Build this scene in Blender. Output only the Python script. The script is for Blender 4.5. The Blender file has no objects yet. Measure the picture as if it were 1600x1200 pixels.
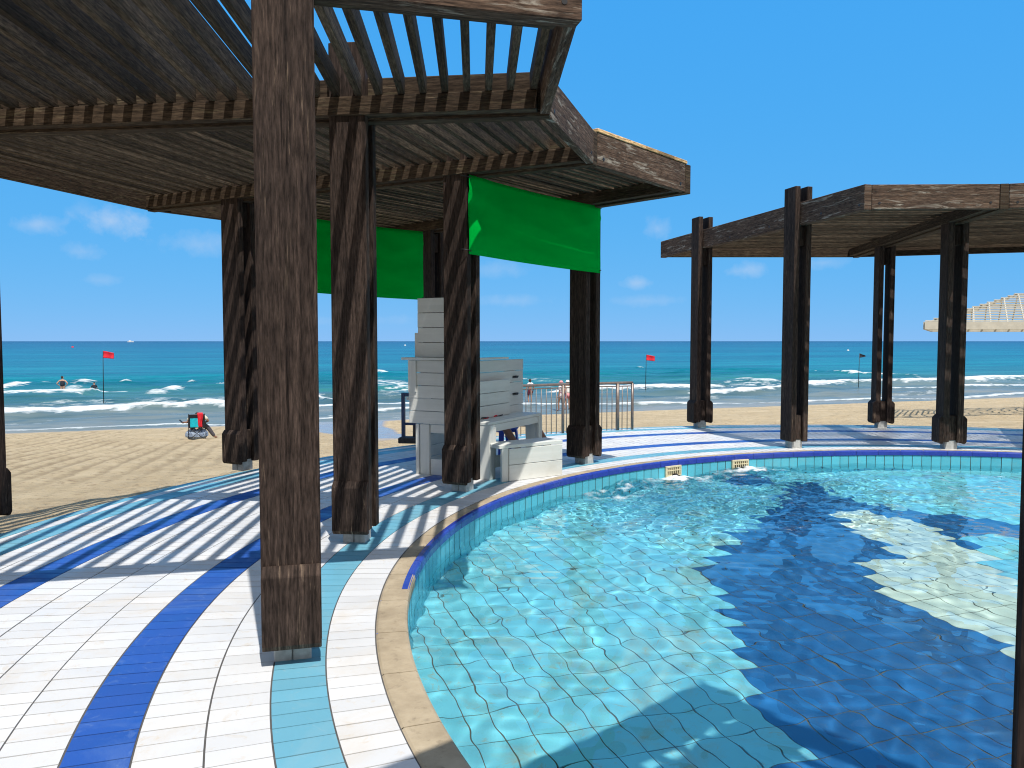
import bpy, math, random
import numpy as np
from mathutils import Vector, Matrix

random.seed(7)
RNG = np.random.default_rng(11)
S = bpy.context.scene
COL = S.collection
R_ = math.radians

# ------------------------------------------------------------------ camera numbers
EYE = 1.6
FPX = 1245.0
PITCH = math.atan(67.0 / FPX)


def ray(px, py):
    dx = (px - 800) / FPX
    dz = -(py - 600) / FPX
    return Vector((dx, math.cos(PITCH) + dz * math.sin(PITCH), -math.sin(PITCH) + dz * math.cos(PITCH)))


def on_plane(px, py, z):
    d = ray(px, py)
    t = (z - EYE) / d.z
    return Vector((d.x * t, d.y * t, z))


# ------------------------------------------------------------------ helpers: objects
def tag(o, label=None, cat=None, group=None, kind=None):
    if label: o['label'] = label
    if cat: o['category'] = cat
    if group: o['group'] = group
    if kind: o['kind'] = kind
    return o


def empty(name, loc=(0, 0, 0), rz=0.0):
    o = bpy.data.objects.new(name, None)
    o.empty_display_size = 0.2
    COL.objects.link(o)
    o.location = loc
    o.rotation_euler = (0, 0, rz)
    return o


def copy_tree(o, parent=None):
    c = o.copy()
    COL.objects.link(c)
    if parent is not None:
        c.parent = parent
    for ch in list(o.children):
        copy_tree(ch, c)
    return c


class MB:
    """collects faces with uv (u runs along the grain) and builds ONE mesh object"""

    def __init__(self):
        self.v = []
        self.f = []
        self.uv = []
        self.mi = []

    def face(self, pts, uv=None, mat=0):
        b = len(self.v)
        self.v.extend([tuple(p) for p in pts])
        self.f.append(tuple(range(b, b + len(pts))))
        self.uv.append(uv if uv else [(0, 0)] * len(pts))
        self.mi.append(mat)

    def prism(self, prof, p0, p1, side, up, mat=0, mats=None):
        """extrude a 2D profile [(side, up)] (counter-clockwise) from p0 to p1"""
        p0 = Vector(p0); p1 = Vector(p1)
        side = Vector(side).normalized(); up = Vector(up).normalized()
        L = (p1 - p0).length
        ax = (p1 - p0).normalized()
        n = len(prof)
        b = len(self.v)
        A = [p0 + side * a + up * c for a, c in prof]
        B = [p1 + side * a + up * c for a, c in prof]
        self.v.extend([tuple(p) for p in A + B])
        ru = random.uniform(0, 60); rv = random.uniform(0, 60)
        flip = ax.dot(side.cross(up)) < 0
        per = [0.0]
        for i in range(n):
            a, c = prof[i], prof[(i + 1) % n]
            per.append(per[-1] + math.hypot(a[0] - c[0], a[1] - c[1]))
        for i in range(n):
            j = (i + 1) % n
            fc = (b + i, b + j, b + n + j, b + n + i)
            uv = [(ru, rv + per[i]), (ru, rv + per[i + 1]), (ru + L, rv + per[i + 1]), (ru + L, rv + per[i])]
            if flip:
                fc = fc[::-1]; uv = uv[::-1]
            self.f.append(fc); self.uv.append(uv); self.mi.append(mats[i] if mats else mat)
        fa = tuple(b + i for i in range(n))[::-1]
        fb = tuple(b + n + i for i in range(n))
        ua = [(ru + prof[i][0] * .1, rv + prof[i][1]) for i in range(n)][::-1]
        ub = [(ru + prof[i][0] * .1, rv + prof[i][1]) for i in range(n)]
        if flip:
            fa = fa[::-1]; fb = fb[::-1]; ua = ua[::-1]; ub = ub[::-1]
        self.f += [fa, fb]; self.uv += [ua, ub]; self.mi += [mat, mat]

    def bar(self, p0, p1, w, h, up=(0, 0, 1), mat=0):
        p0 = Vector(p0); p1 = Vector(p1)
        ax = (p1 - p0).normalized()
        up = Vector(up)
        side = ax.cross(up).normalized()
        up = side.cross(ax).normalized()
        self.prism([(-w / 2, -h / 2), (w / 2, -h / 2), (w / 2, h / 2), (-w / 2, h / 2)], p0, p1, side, up, mat)

    def tube(self, pts, r, n=8, mat=0, cap=True):
        pts = [Vector(p) for p in pts]
        rr = r if isinstance(r, (list, tuple)) else [r] * len(pts)
        b = len(self.v)
        for k, p in enumerate(pts):
            t = (pts[min(k + 1, len(pts) - 1)] - pts[max(k - 1, 0)]).normalized()
            ref = Vector((0, 0, 1)) if abs(t.z) < .9 else Vector((1, 0, 0))
            s = t.cross(ref).normalized(); u = s.cross(t).normalized()
            for i in range(n):
                a = 2 * math.pi * i / n
                self.v.append(tuple(p + s * math.cos(a) * rr[k] + u * math.sin(a) * rr[k]))
        for k in range(len(pts) - 1):
            for i in range(n):
                j = (i + 1) % n
                self.f.append((b + k * n + i, b + k * n + j, b + (k + 1) * n + j, b + (k + 1) * n + i))
                self.uv.append([(k, i / n), (k, (i + 1) / n), (k + 1, (i + 1) / n), (k + 1, i / n)])
                self.mi.append(mat)
        if cap:
            self.f.append(tuple(b + i for i in range(n))[::-1]); self.uv.append([(0, 0)] * n); self.mi.append(mat)
            e = b + (len(pts) - 1) * n
            self.f.append(tuple(e + i for i in range(n))); self.uv.append([(0, 0)] * n); self.mi.append(mat)

    def build(self, name, mats, parent=None, bevel=0, smooth=False, merge=False):
        me = bpy.data.meshes.new(name)
        me.from_pydata(self.v, [], self.f)
        if not isinstance(mats, (list, tuple)):
            mats = [mats]
        for m in mats:
            me.materials.append(m)
        me.polygons.foreach_set('material_index', self.mi)
        uvl = me.uv_layers.new(name='grain')
        flat = [c for fuv in self.uv for p in fuv for c in p]
        uvl.data.foreach_set('uv', flat)
        if smooth:
            me.polygons.foreach_set('use_smooth', [True] * len(self.f))
        me.update()
        o = bpy.data.objects.new(name, me)
        COL.objects.link(o)
        if parent is not None:
            o.parent = parent
        if bevel:
            md = o.modifiers.new('bevel', 'BEVEL')
            md.width = bevel; md.segments = 1; md.limit_method = 'ANGLE'; md.angle_limit = R_(40)
        return o


def grid_object(name, X, Y, Z, mat, attrs=None, smooth=True, keep=None, parent=None):
    ny, nx = X.shape
    v = np.stack([X, Y, Z], -1).reshape(-1, 3)
    idx = np.arange(nx * ny).reshape(ny, nx)
    f = np.stack([idx[:-1, :-1], idx[:-1, 1:], idx[1:, 1:], idx[1:, :-1]], -1).reshape(-1, 4)
    if keep is not None:
        kf = keep.reshape(-1)[f].any(axis=1)
        f = f[kf]
        used = np.unique(f)
        remap = -np.ones(len(v), dtype=np.int64); remap[used] = np.arange(len(used))
        v = v[used]; f = remap[f]
        if attrs:
            attrs = {k: a.reshape(-1)[used] for k, a in attrs.items()}
    me = bpy.data.meshes.new(name)
    me.vertices.add(len(v)); me.vertices.foreach_set('co', v.astype(np.float32).ravel())
    me.loops.add(len(f) * 4); me.loops.foreach_set('vertex_index', f.astype(np.int32).ravel())
    me.polygons.add(len(f))
    me.polygons.foreach_set('loop_start', np.arange(0, len(f) * 4, 4, dtype=np.int32))
    me.polygons.foreach_set('loop_total', np.full(len(f), 4, dtype=np.int32))
    me.update(calc_edges=True)
    me.polygons.foreach_set('use_smooth', np.full(len(f), smooth))
    if attrs:
        for k, a in attrs.items():
            at = me.attributes.new(k, 'FLOAT', 'POINT')
            at.data.foreach_set('value', a.reshape(-1).astype(np.float32))
    me.materials.append(mat)
    me.validate()
    o = bpy.data.objects.new(name, me)
    COL.objects.link(o)
    if parent is not None:
        o.parent = parent
    return o


# ------------------------------------------------------------------ numpy value noise
def vnoise(x, y, seed=0):
    xi = np.floor(x).astype(np.int64); yi = np.floor(y).astype(np.int64)
    fx = x - xi; fy = y - yi
    fx = fx * fx * (3 - 2 * fx); fy = fy * fy * (3 - 2 * fy)

    def h(a, b):
        n = (a * 374761393 + b * 668265263 + seed * 1442695041) & 0xFFFFFFFF
        n = ((n ^ (n >> 13)) * 1274126177) & 0xFFFFFFFF
        n = n ^ (n >> 16)
        return (n & 0xFFFF) / 65535.0
    return (h(xi, yi) * (1 - fx) + h(xi + 1, yi) * fx) * (1 - fy) + (h(xi, yi + 1) * (1 - fx) + h(xi + 1, yi + 1) * fx) * fy


def fbm(x, y, seed=0, oct=4):
    r = 0; a = .5; t = 0
    for o in range(oct):
        r = r + a * vnoise(x * 2 ** o, y * 2 ** o, seed + o * 17); t += a; a *= .5
    return r / t


# ------------------------------------------------------------------ helpers: materials
class NT:
    def __init__(self, name):
        self.m = bpy.data.materials.new(name)
        self.m.use_nodes = True
        self.t = self.m.node_tree
        self.b = self.t.nodes['Principled BSDF']
        self.out = self.t.nodes['Material Output']

    def n(self, typ, inp=None, **kw):
        nd = self.t.nodes.new(typ)
        for k, v in kw.items():
            setattr(nd, k, v)
        if inp:
            for k, v in inp.items():
                s = nd.inputs[k]
                if isinstance(v, bpy.types.NodeSocket):
                    self.t.links.new(v, s)
                else:
                    s.default_value = v
        return nd

    def set(self, **kw):
        for k, v in kw.items():
            s = self.b.inputs[k.replace('_', ' ')]
            if isinstance(v, bpy.types.NodeSocket):
                self.t.links.new(v, s)
            else:
                s.default_value = v

    def ramp(self, fac, stops, interp='LINEAR'):
        nd = self.n('ShaderNodeValToRGB')
        cr = nd.color_ramp; cr.interpolation = interp
        while len(cr.elements) < len(stops):
            cr.elements.new(0.5)
        for e, (p, c) in zip(cr.elements, stops):
            e.position = p
            e.color = c if len(c) == 4 else (*c, 1)
        self.t.links.new(fac, nd.inputs['Fac'])
        return nd.outputs['Color']

    def mix(self, fac, a, b, mode='MIX'):
        nd = self.n('ShaderNodeMix', data_type='RGBA', blend_type=mode)
        for s, v in ((nd.inputs['Factor'], fac), (nd.inputs['A'], a), (nd.inputs['B'], b)):
            if isinstance(v, bpy.types.NodeSocket):
                self.t.links.new(v, s)
            else:
                s.default_value = v if not (isinstance(v, tuple) and len(v) == 3) else (*v, 1)
        return nd.outputs['Result']

    def math(self, op, a, b=0.0, clamp=False):
        nd = self.n('ShaderNodeMath', operation=op, use_clamp=clamp)
        for s, v in ((nd.inputs[0], a), (nd.inputs[1], b)):
            if isinstance(v, bpy.types.NodeSocket):
                self.t.links.new(v, s)
            else:
                s.default_value = v
        return nd.outputs[0]

    def noise(self, vec=None, scale=5, detail=4, rough=.5, dist=0):
        nd = self.n('ShaderNodeTexNoise', {'Scale': scale, 'Detail': detail, 'Roughness': rough, 'Distortion': dist})
        if vec is not None:
            self.t.links.new(vec, nd.inputs['Vector'])
        return nd.outputs['Fac']

    def mapping(self, vec, scale=(1, 1, 1), rot=(0, 0, 0), loc=(0, 0, 0)):
        return self.n('ShaderNodeMapping', {'Vector': vec, 'Scale': scale, 'Rotation': rot, 'Location': loc}).outputs[0]

    def coord(self, which='Object'):
        return self.n('ShaderNodeTexCoord').outputs[which]

    def bump(self, h, strength=.3, dist=.01):
        nd = self.n('ShaderNodeBump', {'Strength': strength, 'Distance': dist, 'Height': h})
        self.t.links.new(nd.outputs[0], self.b.inputs['Normal'])
        return nd.outputs[0]


def plain(name, col, rough=.6, metal=0.0, var=.12, scale=6):
    k = NT(name)
    f = k.noise(k.coord(), scale, 4)
    a = tuple(c * (1 - var) for c in col); b = tuple(min(1, c * (1 + var)) for c in col)
    k.set(Base_Color=k.ramp(f, [(.3, a), (.7, b)]), Roughness=rough, Metallic=metal)
    k.bump(k.noise(k.coord(), scale * 12, 3), .08, .003)
    return k.m


def wood(name, dark, mid, pale, wear, tone=None, patch=0.0, patchcol=(.3, .3, .28), fleck=.75):
    k = NT(name)
    uv = k.n('ShaderNodeUVMap', uv_map='grain').outputs[0]
    g1 = k.noise(k.mapping(uv, (.55, 22, 1)), 1.0, 7, .66, .5)
    g2 = k.noise(k.mapping(uv, (1.6, 85, 1)), 1.0, 4, .6)
    big = k.noise(k.mapping(uv, (.8, 2.2, 1)), 1.0, 4, .55)
    base = k.ramp(g1, [(.28, dark), (.55, mid), (.78, tuple(c * 1.35 for c in mid))])
    base = k.mix(k.ramp(big, [(.42, (0, 0, 0)), (.66, (.7,) * 3)]), base, tone or dark)
    fl = k.noise(k.mapping(uv, (2.4, 48, 1)), 1.0, 6, .7, .6)
    wr = k.noise(k.mapping(uv, (1.1, 3.6, 1)), 1.0, 4, .6)
    hz = k.n('ShaderNodeSeparateXYZ', {0: k.coord()}).outputs['Z']
    low = k.math('MULTIPLY', k.math('SUBTRACT', 1.0, k.math('DIVIDE', hz, 1.3), True), .22)
    wr = k.math('ADD', wr, low)
    m = k.math('MULTIPLY', k.ramp(fl, [(.58, (0, 0, 0)), (.70, (1, 1, 1))]), k.ramp(wr, [(.56 - wear * .25, (0, 0, 0)), (.76 - wear * .2, (1, 1, 1))]))
    col = k.mix(k.math('MULTIPLY', m, fleck), base, pale)
    crack = k.ramp(g2, [(.30, (.12,) * 3), (.40, (1, 1, 1))])
    col = k.mix(.85, col, crack, 'MULTIPLY')
    ff = k.noise(k.mapping(uv, (9, 75, 1)), 1.0, 4, .7)
    col = k.mix(.9, col, k.ramp(ff, [(.36, (.35,) * 3), (.50, (.95,) * 3), (.66, (1.75,) * 3)]), 'MULTIPLY')
    knot = k.n('ShaderNodeTexVoronoi', {'Vector': k.mapping(uv, (1.3, 5.5, 1)), 'Scale': 1.0}, feature='F1').outputs['Distance']
    col = k.mix(.8, col, k.ramp(knot, [(.03, (.35,) * 3), (.075, (1, 1, 1))]), 'MULTIPLY')
    if patch:
        pn = k.noise(k.mapping(uv, (1.6, 12, 1)), 1.0, 6, .7, 1.2)
        col = k.mix(k.math('MULTIPLY', k.ramp(pn, [(.56, (0, 0, 0)), (.66, (1, 1, 1))]), patch), col, patchcol)
    isl = k.n('ShaderNodeNewGeometry').outputs['Random Per Island']
    col = k.mix(1.0, col, k.ramp(isl, [(0, (.50,) * 3), (1, (1.3,) * 3)]), 'MULTIPLY')
    k.set(Base_Color=col, Roughness=.8, Specular_IOR_Level=.12)
    hh = k.math('ADD', k.math('MULTIPLY', g1, .6), k.math('MULTIPLY', g2, .5))
    k.bump(hh, .55, .006)
    return k.m


M = {}
M['post'] = wood('dark_post_wood', (.009, .0062, .0052), (.044, .0305, .0245), (.27, .20, .14), .32, (.020, .0145, .0125))
M['beam'] = wood('beam_wood', (.014, .0095, .0065), (.052, .036, .024), (.26, .21, .14), .5, (.026, .018, .013), .25, (.18, .155, .09))
M['slat'] = wood('slat_wood', (.018, .013, .009), (.090, .067, .046), (.2, .155, .10), .25, (.026, .020, .014))
M['fascia'] = wood('weathered_fascia_wood', (.026, .017, .012), (.092, .060, .042), (.40, .34, .27), .8, (.046, .031, .024), .7, (.33, .30, .25))
M['worn'] = wood('worn_pale_wood', (.014, .010, .008), (.085, .064, .048), (.34, .28, .20), .7, (.04, .029, .022))
M['newwood'] = wood('new_board_wood', (.42, .27, .13), (.56, .37, .19), (.66, .48, .28), .3, (.5, .33, .16))
M['endgrain'] = plain('weathered_end_grain', (.36, .32, .25), .85, 0, .3, 40)
M['footing'] = plain('post_footing_concrete', (.42, .43, .42), .8, 0, .22, 22)
M['steel'] = plain('brushed_rail_steel', (.20, .165, .145), .4, .45, .15, 20)
M['bluemetal'] = plain('dark_blue_painted_metal', (.02, .05, .14), .4)
M['darkblock'] = plain('dark_rubber_block', (.05, .05, .055), .85, 0, .3, 30)
M['black'] = plain('black_plastic', (.012, .012, .014), .5)
M['white'] = plain('white_plastic', (.75, .75, .73), .5)
M['stoolblue'] = plain('blue_plastic_stool', (.01, .055, .42), .35)
M['red'] = plain('red_cloth', (.62, .012, .03), .8, 0, .18, 14)
M['navy'] = plain('black_navy_cloth', (.012, .014, .025), .85, 0, .3, 20)
M['teal'] = plain('turquoise_cloth', (.0, .42, .55), .8, 0, .2, 14)
M['bagcloth'] = NT('blue_and_white_striped_cloth')
k = M['bagcloth']
wv = k.n('ShaderNodeTexWave', {'Vector': k.coord(), 'Scale': 9.0, 'Distortion': 6.0, 'Detail': 2.0})
k.set(Base_Color=k.ramp(wv.outputs['Fac'], [(.40, (.03, .06, .14)), (.62, (.36, .44, .54))]), Roughness=.85)
M['bagcloth'] = k.m
M['trousers'] = plain('dark_grey_trousers', (.05, .045, .055), .85, 0, .2, 20)
M['shirt'] = plain('pale_cream_shirt', (.62, .58, .46), .85, 0, .12, 16)
M['skin'] = plain('skin', (.46, .26, .18), .55, 0, .08, 20)
M['tanskin'] = plain('tanned_skin', (.30, .155, .10), .5, 0, .08, 20)
M['hair'] = plain('dark_hair', (.02, .013, .01), .6, 0, .3, 40)
M['maroon'] = plain('maroon_shorts', (.10, .012, .025), .85)
k = NT('white_patterned_dress')
k.set(Base_Color=k.ramp(k.noise(k.coord(), 11, 2), [(.50, (.74, .72, .72)), (.58, (.34, .18, .24))]), Roughness=.85)
M['dress'] = k.m
M['pink'] = plain('pink_hat_cloth', (.7, .28, .30), .85)
M['straw'] = plain('beige_plastic_grille', (.62, .55, .36), .6, 0, .15, 30)

# white painted boards
k = NT('white_painted_boards')
uv = k.n('ShaderNodeUVMap', uv_map='grain').outputs[0]
g = k.noise(k.mapping(uv, (1.0, 16, 1)), 1, 5, .6, .4)
d = k.noise(k.coord(), 2.6, 5, .65)
c = k.ramp(g, [(.3, (.585, .595, .55)), (.7, (.665, .67, .625))])
c = k.mix(k.ramp(d, [(.52, (0, 0, 0)), (.80, (.55,) * 3)]), c, (.50, .48, .41))
chip = k.noise(k.mapping(uv, (3, 40, 1)), 1, 6, .7)
c = k.mix(k.ramp(chip, [(.735, (0, 0, 0)), (.77, (1, 1, 1))]), c, (.2, .16, .12))
isl = k.n('ShaderNodeNewGeometry').outputs['Random Per Island']
c = k.mix(1.0, c, k.ramp(isl, [(0, (.93,) * 3), (1, (1.04,) * 3)]), 'MULTIPLY')
k.set(Base_Color=c, Roughness=.55)
k.bump(g, .18, .004)
M['paint'] = k.m

# pale greyed white for the far canopy
M['canopywhite'] = plain('weathered_white_timber', (.46, .445, .385), .7, 0, .12, 3)


def tile_mat(name, col, rough=.28, var=.06, stain=.25, staincol=(.45, .36, .24), sat=0):
    k = NT(name)
    isl = k.n('ShaderNodeNewGeometry').outputs['Random Per Island']
    c = k.mix(1.0, (*col, 1), k.ramp(isl, [(0, (1 - var,) * 3), (1, (1 + var,) * 3)]), 'MULTIPLY')
    co = k.coord()
    n1 = k.noise(co, 1.3, 8, .72, 1.0)
    c = k.mix(k.math('MULTIPLY', k.ramp(n1, [(.50, (0, 0, 0)), (.70, (1, 1, 1))]), stain), c, staincol)
    n2 = k.noise(co, 7.0, 6, .75, 1.5)
    c = k.mix(k.math('MULTIPLY', k.ramp(n2, [(.57, (0, 0, 0)), (.70, (1, 1, 1))]), stain * 1.3), c, staincol)
    rg = k.ramp(k.noise(co, 3.0, 4), [(.3, (rough * .8,) * 3), (.7, (min(1, rough * 1.6),) * 3)])
    k.set(Base_Color=c, Roughness=rg, Specular_IOR_Level=.35)
    k.bump(k.noise(co, 40, 3), .06, .002)
    return k.m


M['twhite'] = tile_mat('white_deck_tile', (.615, .62, .625), .42, .06, .42, (.55, .46, .34))
M['tlight'] = tile_mat('light_blue_deck_tile', (.135, .36, .47), .40, .05, .18, (.42, .45, .40))
M['tdark'] = tile_mat('dark_blue_deck_tile', (.022, .085, .36), .40, .07, .30, (.16, .26, .48))
M['grout'] = plain('grey_grout', (.085, .082, .08), .9, 0, .2, 8)
M['plight'] = tile_mat('light_blue_pool_tile', (.20, .64, .74), .3, .07, .55, (.40, .36, .19))
M['pdark'] = tile_mat('dark_blue_pool_tile', (.022, .145, .36), .3, .12, .30, (.11, .16, .16))
M['ppale'] = tile_mat('pale_pool_tile', (.60, .74, .64), .3, .04, .2, (.45, .46, .32))
M['wtile'] = tile_mat('pool_wall_tile', (.10, .46, .58), .25, .08, .22, (.3, .4, .34))
M['rimtile'] = tile_mat('cobalt_rim_tile', (.024, .05, .33), .22, .08, .15, (.2, .25, .4))
M['pgrout'] = plain('pool_grout', (.12, .135, .115), .9, 0, .3, 5)
k = NT('beige_coping_stone')
co = k.coord()
c = k.ramp(k.noise(co, 3.2, 7, .65), [(.3, (.25, .195, .125)), (.55, (.40, .325, .22)), (.75, (.49, .41, .29))])
c = k.mix(k.ramp(k.noise(co, 16, 6, .7), [(.56, (0, 0, 0)), (.74, (.7,) * 3)]), c, (.15, .115, .075))
k.set(Base_Color=c, Roughness=.8)
k.bump(k.noise(co, 30, 5, .65), .3, .006)
M['coping'] = k.m
k = NT('kerb_concrete')
co = k.coord()
k.set(Base_Color=k.ramp(k.noise(co, 4, 6, .65), [(.3, (.10, .085, .07)), (.7, (.27, .23, .18))]), Roughness=.9)
k.bump(k.noise(co, 20, 5), .4, .01)
M['kerb'] = k.m

# green banner cloth
k = NT('green_translucent_cloth')
co = k.coord()
gcol = k.ramp(k.noise(k.mapping(co, (1, 1, 4)), 1.2, 4, .5), [(.3, (.0, .50, .06)), (.7, (.0, .62, .08))])
df = k.n('ShaderNodeBsdfDiffuse', {'Color': gcol})
tr = k.n('ShaderNodeBsdfTranslucent', {'Color': gcol})
mx = k.n('ShaderNodeMixShader', {0: .42, 1: df.outputs[0], 2: tr.outputs[0]})
k.t.links.new(mx.outputs[0], k.out.inputs['Surface'])
M['green'] = k.m

# ------------------------------------------------------------------ world, sun
SUN_EL = R_(62.3)
SUN_AZ = (.352, -.936)           # horizontal direction towards the sun
w = bpy.data.worlds.new("World")
S.world = w
w.use_nodes = True
nt = w.node_tree
bg = nt.nodes['Background']
sky = nt.nodes.new('ShaderNodeTexSky')
sky.sky_type = 'NISHITA'
sky.sun_disc = False
sky.sun_elevation = SUN_EL
sky.sun_rotation = math.atan2(SUN_AZ[0], SUN_AZ[1])
sky.altitude = 3000
sky.air_density = 1.0
sky.dust_density = 0.0
sky.ozone_density = 6.0
SKY_STRENGTH = .10


def wn(typ, **kw):
    nd = nt.nodes.new(typ)
    for a, b in kw.items():
        setattr(nd, a, b)
    return nd


def wmath(op, a, b=0.0, clamp=False):
    nd = wn('ShaderNodeMath', operation=op, use_clamp=clamp)
    for s, v in ((nd.inputs[0], a), (nd.inputs[1], b)):
        if isinstance(v, bpy.types.NodeSocket): nt.links.new(v, s)
        else: s.default_value = v
    return nd.outputs[0]


# the camera flattened the sky's contrast: a response curve per channel
sep = wn('ShaderNodeSeparateColor'); nt.links.new(sky.outputs[0], sep.inputs[0])
cmb = wn('ShaderNodeCombineColor')
for ch, (gain, gam) in enumerate(((.74, .62), (3.62, .175), (8.75, .02))):
    nt.links.new(wmath('MULTIPLY', wmath('POWER', sep.outputs[ch], gam), gain), cmb.inputs[ch])
tc = wn('ShaderNodeTexCoord')
cn = wn('ShaderNodeTexNoise')
cn.inputs['Scale'].default_value = 38; cn.inputs['Detail'].default_value = 7; cn.inputs['Roughness'].default_value = .62
nt.links.new(tc.outputs['Generated'], cn.inputs['Vector'])
# small fair-weather clouds low over the sea: (direction px, half width, half height, strength)
clouds = [(178, 346, 48, 22, .6), (135, 330, 24, 14, .2), (60, 351, 30, 15, .40), (132, 393, 28, 12, .35), (315, 382, 55, 18, .30), (155, 437, 30, 8, .22),
          (1028, 356, 22, 18, .35), (1166, 422, 34, 12, .42), (998, 442, 22, 9, .4), (1285, 410, 45, 10, .3), (800, 470, 60, 10, .25),
          (770, 420, 60, 14, .22), (560, 500, 80, 9, .2), (1010, 470, 60, 8, .22)]
tot = None
for (px, py, a, b, st) in clouds:
    d = ray(px, py).normalized()
    r = Vector((d.y, -d.x, 0)).normalized()
    u = r.cross(d).normalized()
    vals = []
    for ax, ext in ((r, a / FPX), (u, b / FPX)):
        dt = wn('ShaderNodeVectorMath', operation='DOT_PRODUCT')
        nt.links.new(tc.outputs['Generated'], dt.inputs[0])
        dt.inputs[1].default_value = ax / ext
        v = wmath('SUBTRACT', dt.outputs['Value'], d.dot(ax) / ext)
        vals.append(wmath('MULTIPLY', v, v))
    l = wmath('SQRT', wmath('ADD', vals[0], vals[1]))
    e = wmath('SUBTRACT', 1.15, l)                       # 1 inside, falls to 0 outside
    e = wmath('ADD', e, wmath('MULTIPLY', wmath('SUBTRACT', cn.outputs['Fac'], .5), 2.6))
    e = wmath('MULTIPLY', wmath('MULTIPLY', e, .75, True), st * .72)
    tot = e if tot is None else wmath('MAXIMUM', tot, e)
mixw = wn('ShaderNodeMix', data_type='RGBA')
nt.links.new(tot, mixw.inputs['Factor'])
# unseen cloud added high up and behind the viewer to whiten blue skylight
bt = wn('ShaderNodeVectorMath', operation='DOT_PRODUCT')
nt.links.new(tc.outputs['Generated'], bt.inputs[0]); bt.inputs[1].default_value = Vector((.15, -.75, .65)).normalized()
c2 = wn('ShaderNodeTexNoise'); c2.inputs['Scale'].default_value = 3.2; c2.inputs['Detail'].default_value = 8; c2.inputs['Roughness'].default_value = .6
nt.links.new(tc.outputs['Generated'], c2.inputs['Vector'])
fill_cloud = wmath('MULTIPLY', wmath('ADD', wmath('MULTIPLY', wmath('SUBTRACT', bt.outputs['Value'], .12), 2.2), wmath('MULTIPLY', wmath('SUBTRACT', c2.outputs['Fac'], .5), 2.4)), 1.0, True)
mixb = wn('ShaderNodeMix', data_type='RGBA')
nt.links.new(fill_cloud, mixb.inputs['Factor']); nt.links.new(cmb.outputs[0], mixb.inputs['A']); mixb.inputs['B'].default_value = (6.2, 6.3, 6.6, 1)
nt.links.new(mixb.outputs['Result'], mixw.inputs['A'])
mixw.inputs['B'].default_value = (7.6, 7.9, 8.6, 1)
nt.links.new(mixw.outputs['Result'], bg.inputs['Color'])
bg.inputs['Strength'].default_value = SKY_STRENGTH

sl = bpy.data.lights.new('sun', 'SUN')
sl.energy = 5.0
sl.angle = R_(.5)
sl.color = (1.0, .955, .89)
sl.cycles.is_caustics_light = True
so = bpy.data.objects.new('sun', sl)
COL.objects.link(so)
tosun = Vector((SUN_AZ[0] * math.cos(SUN_EL), SUN_AZ[1] * math.cos(SUN_EL), math.sin(SUN_EL)))
so.rotation_euler = tosun.to_track_quat('Z', 'Y').to_euler()
so.location = tosun * 60

# ------------------------------------------------------------------ pool and deck
CX, CY = 5.52, 5.392
CEN = Vector((CX, CY, 0))


def pol(r, a, z=0.0):
    return Vector((CX + r * math.cos(a), CY + r * math.sin(a), z))


WATER_Z = -.205
FLOOR_Z = -.655

rings = [(6.365, 6.62, 'twhite'), (6.62, 6.87, 'tlight'), (6.87, 7.125, 'twhite'), (7.125, 7.385, 'twhite'), (7.385, 7.64, 'tdark'),
         (7.64, 7.885, 'twhite'), (7.885, 8.13, 'twhite'), (8.13, 8.375, 'twhite'), (8.375, 8.62, 'twhite'), (8.62, 8.86, 'tdark'),
         (8.86, 9.11, 'twhite'), (9.11, 9.36, 'twhite'), (9.36, 9.6, 'tlight'), (9.6, 9.72, 'twhite'), (9.72, 9.84, 'tlight')]
mb = MB()
mats = [M['twhite'], M['tlight'], M['tdark'], M['grout']]
mi = {'twhite': 0, 'tlight': 1, 'tdark': 2}
for (r0, r1, mt) in rings:
    n = int(round(2 * math.pi * (r0 + r1) / 2 / .121))
    off = random.uniform(0, 1)
    jr = random.uniform(.0034, .0052)
    for i in range(n):
        a0 = 2 * math.pi * (i + off) / n; a1 = 2 * math.pi * (i + 1 + off) / n
        g = random.choice([.0026, .0030, .0034, .0038, .0052]) / r0
        dz = [random.uniform(-.0007, .0007) for _ in range(4)]
        top = [pol(r0 + jr, a0 + g, dz[0]), pol(r1 - jr, a0 + g, dz[1]), pol(r1 - jr, a1 - g, dz[2]), pol(r0 + jr, a1 - g, dz[3])][::-1]
        top = top[::-1]
        mb.face(top, None, mi[mt])
        for q in range(4):
            p, s = top[q], top[(q + 1) % 4]
            mb.face([s, p, p - Vector((0, 0, .008)), s - Vector((0, 0, .008))], None, mi[mt])
# grout bed under the tiles and the outer side
NS = 256
for i in range(NS):
    a0 = 2 * math.pi * i / NS; a1 = 2 * math.pi * (i + 1) / NS
    mb.face([pol(6.36, a0, -.004), pol(9.84, a0, -.004), pol(9.84, a1, -.004), pol(6.36, a1, -.004)], None, 3)
    mb.face([pol(9.84, a0, -.004), pol(9.84, a0, -.7), pol(9.84, a1, -.7), pol(9.84, a1, -.004)], None, 3)
deck = mb.build('pool_deck', mats)
tag(deck, kind='structure')

# kerb along the outer edge
mb = MB()
for i in range(NS):
    a0 = 2 * math.pi * i / NS; a1 = 2 * math.pi * (i + 1) / NS
    z = -.028
    for (ra, za), (rb, zb) in zip([(9.842, -.6), (9.842, z), (9.955, z - .012)], [(9.842, z), (9.955, z - .012), (9.965, -.6)]):
        mb.face([pol(ra, a0, za), pol(rb, a0, zb), pol(rb, a1, zb), pol(ra, a1, za)])
o = mb.build('deck_kerb', M['kerb'])
tag(o, kind='structure')

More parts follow.
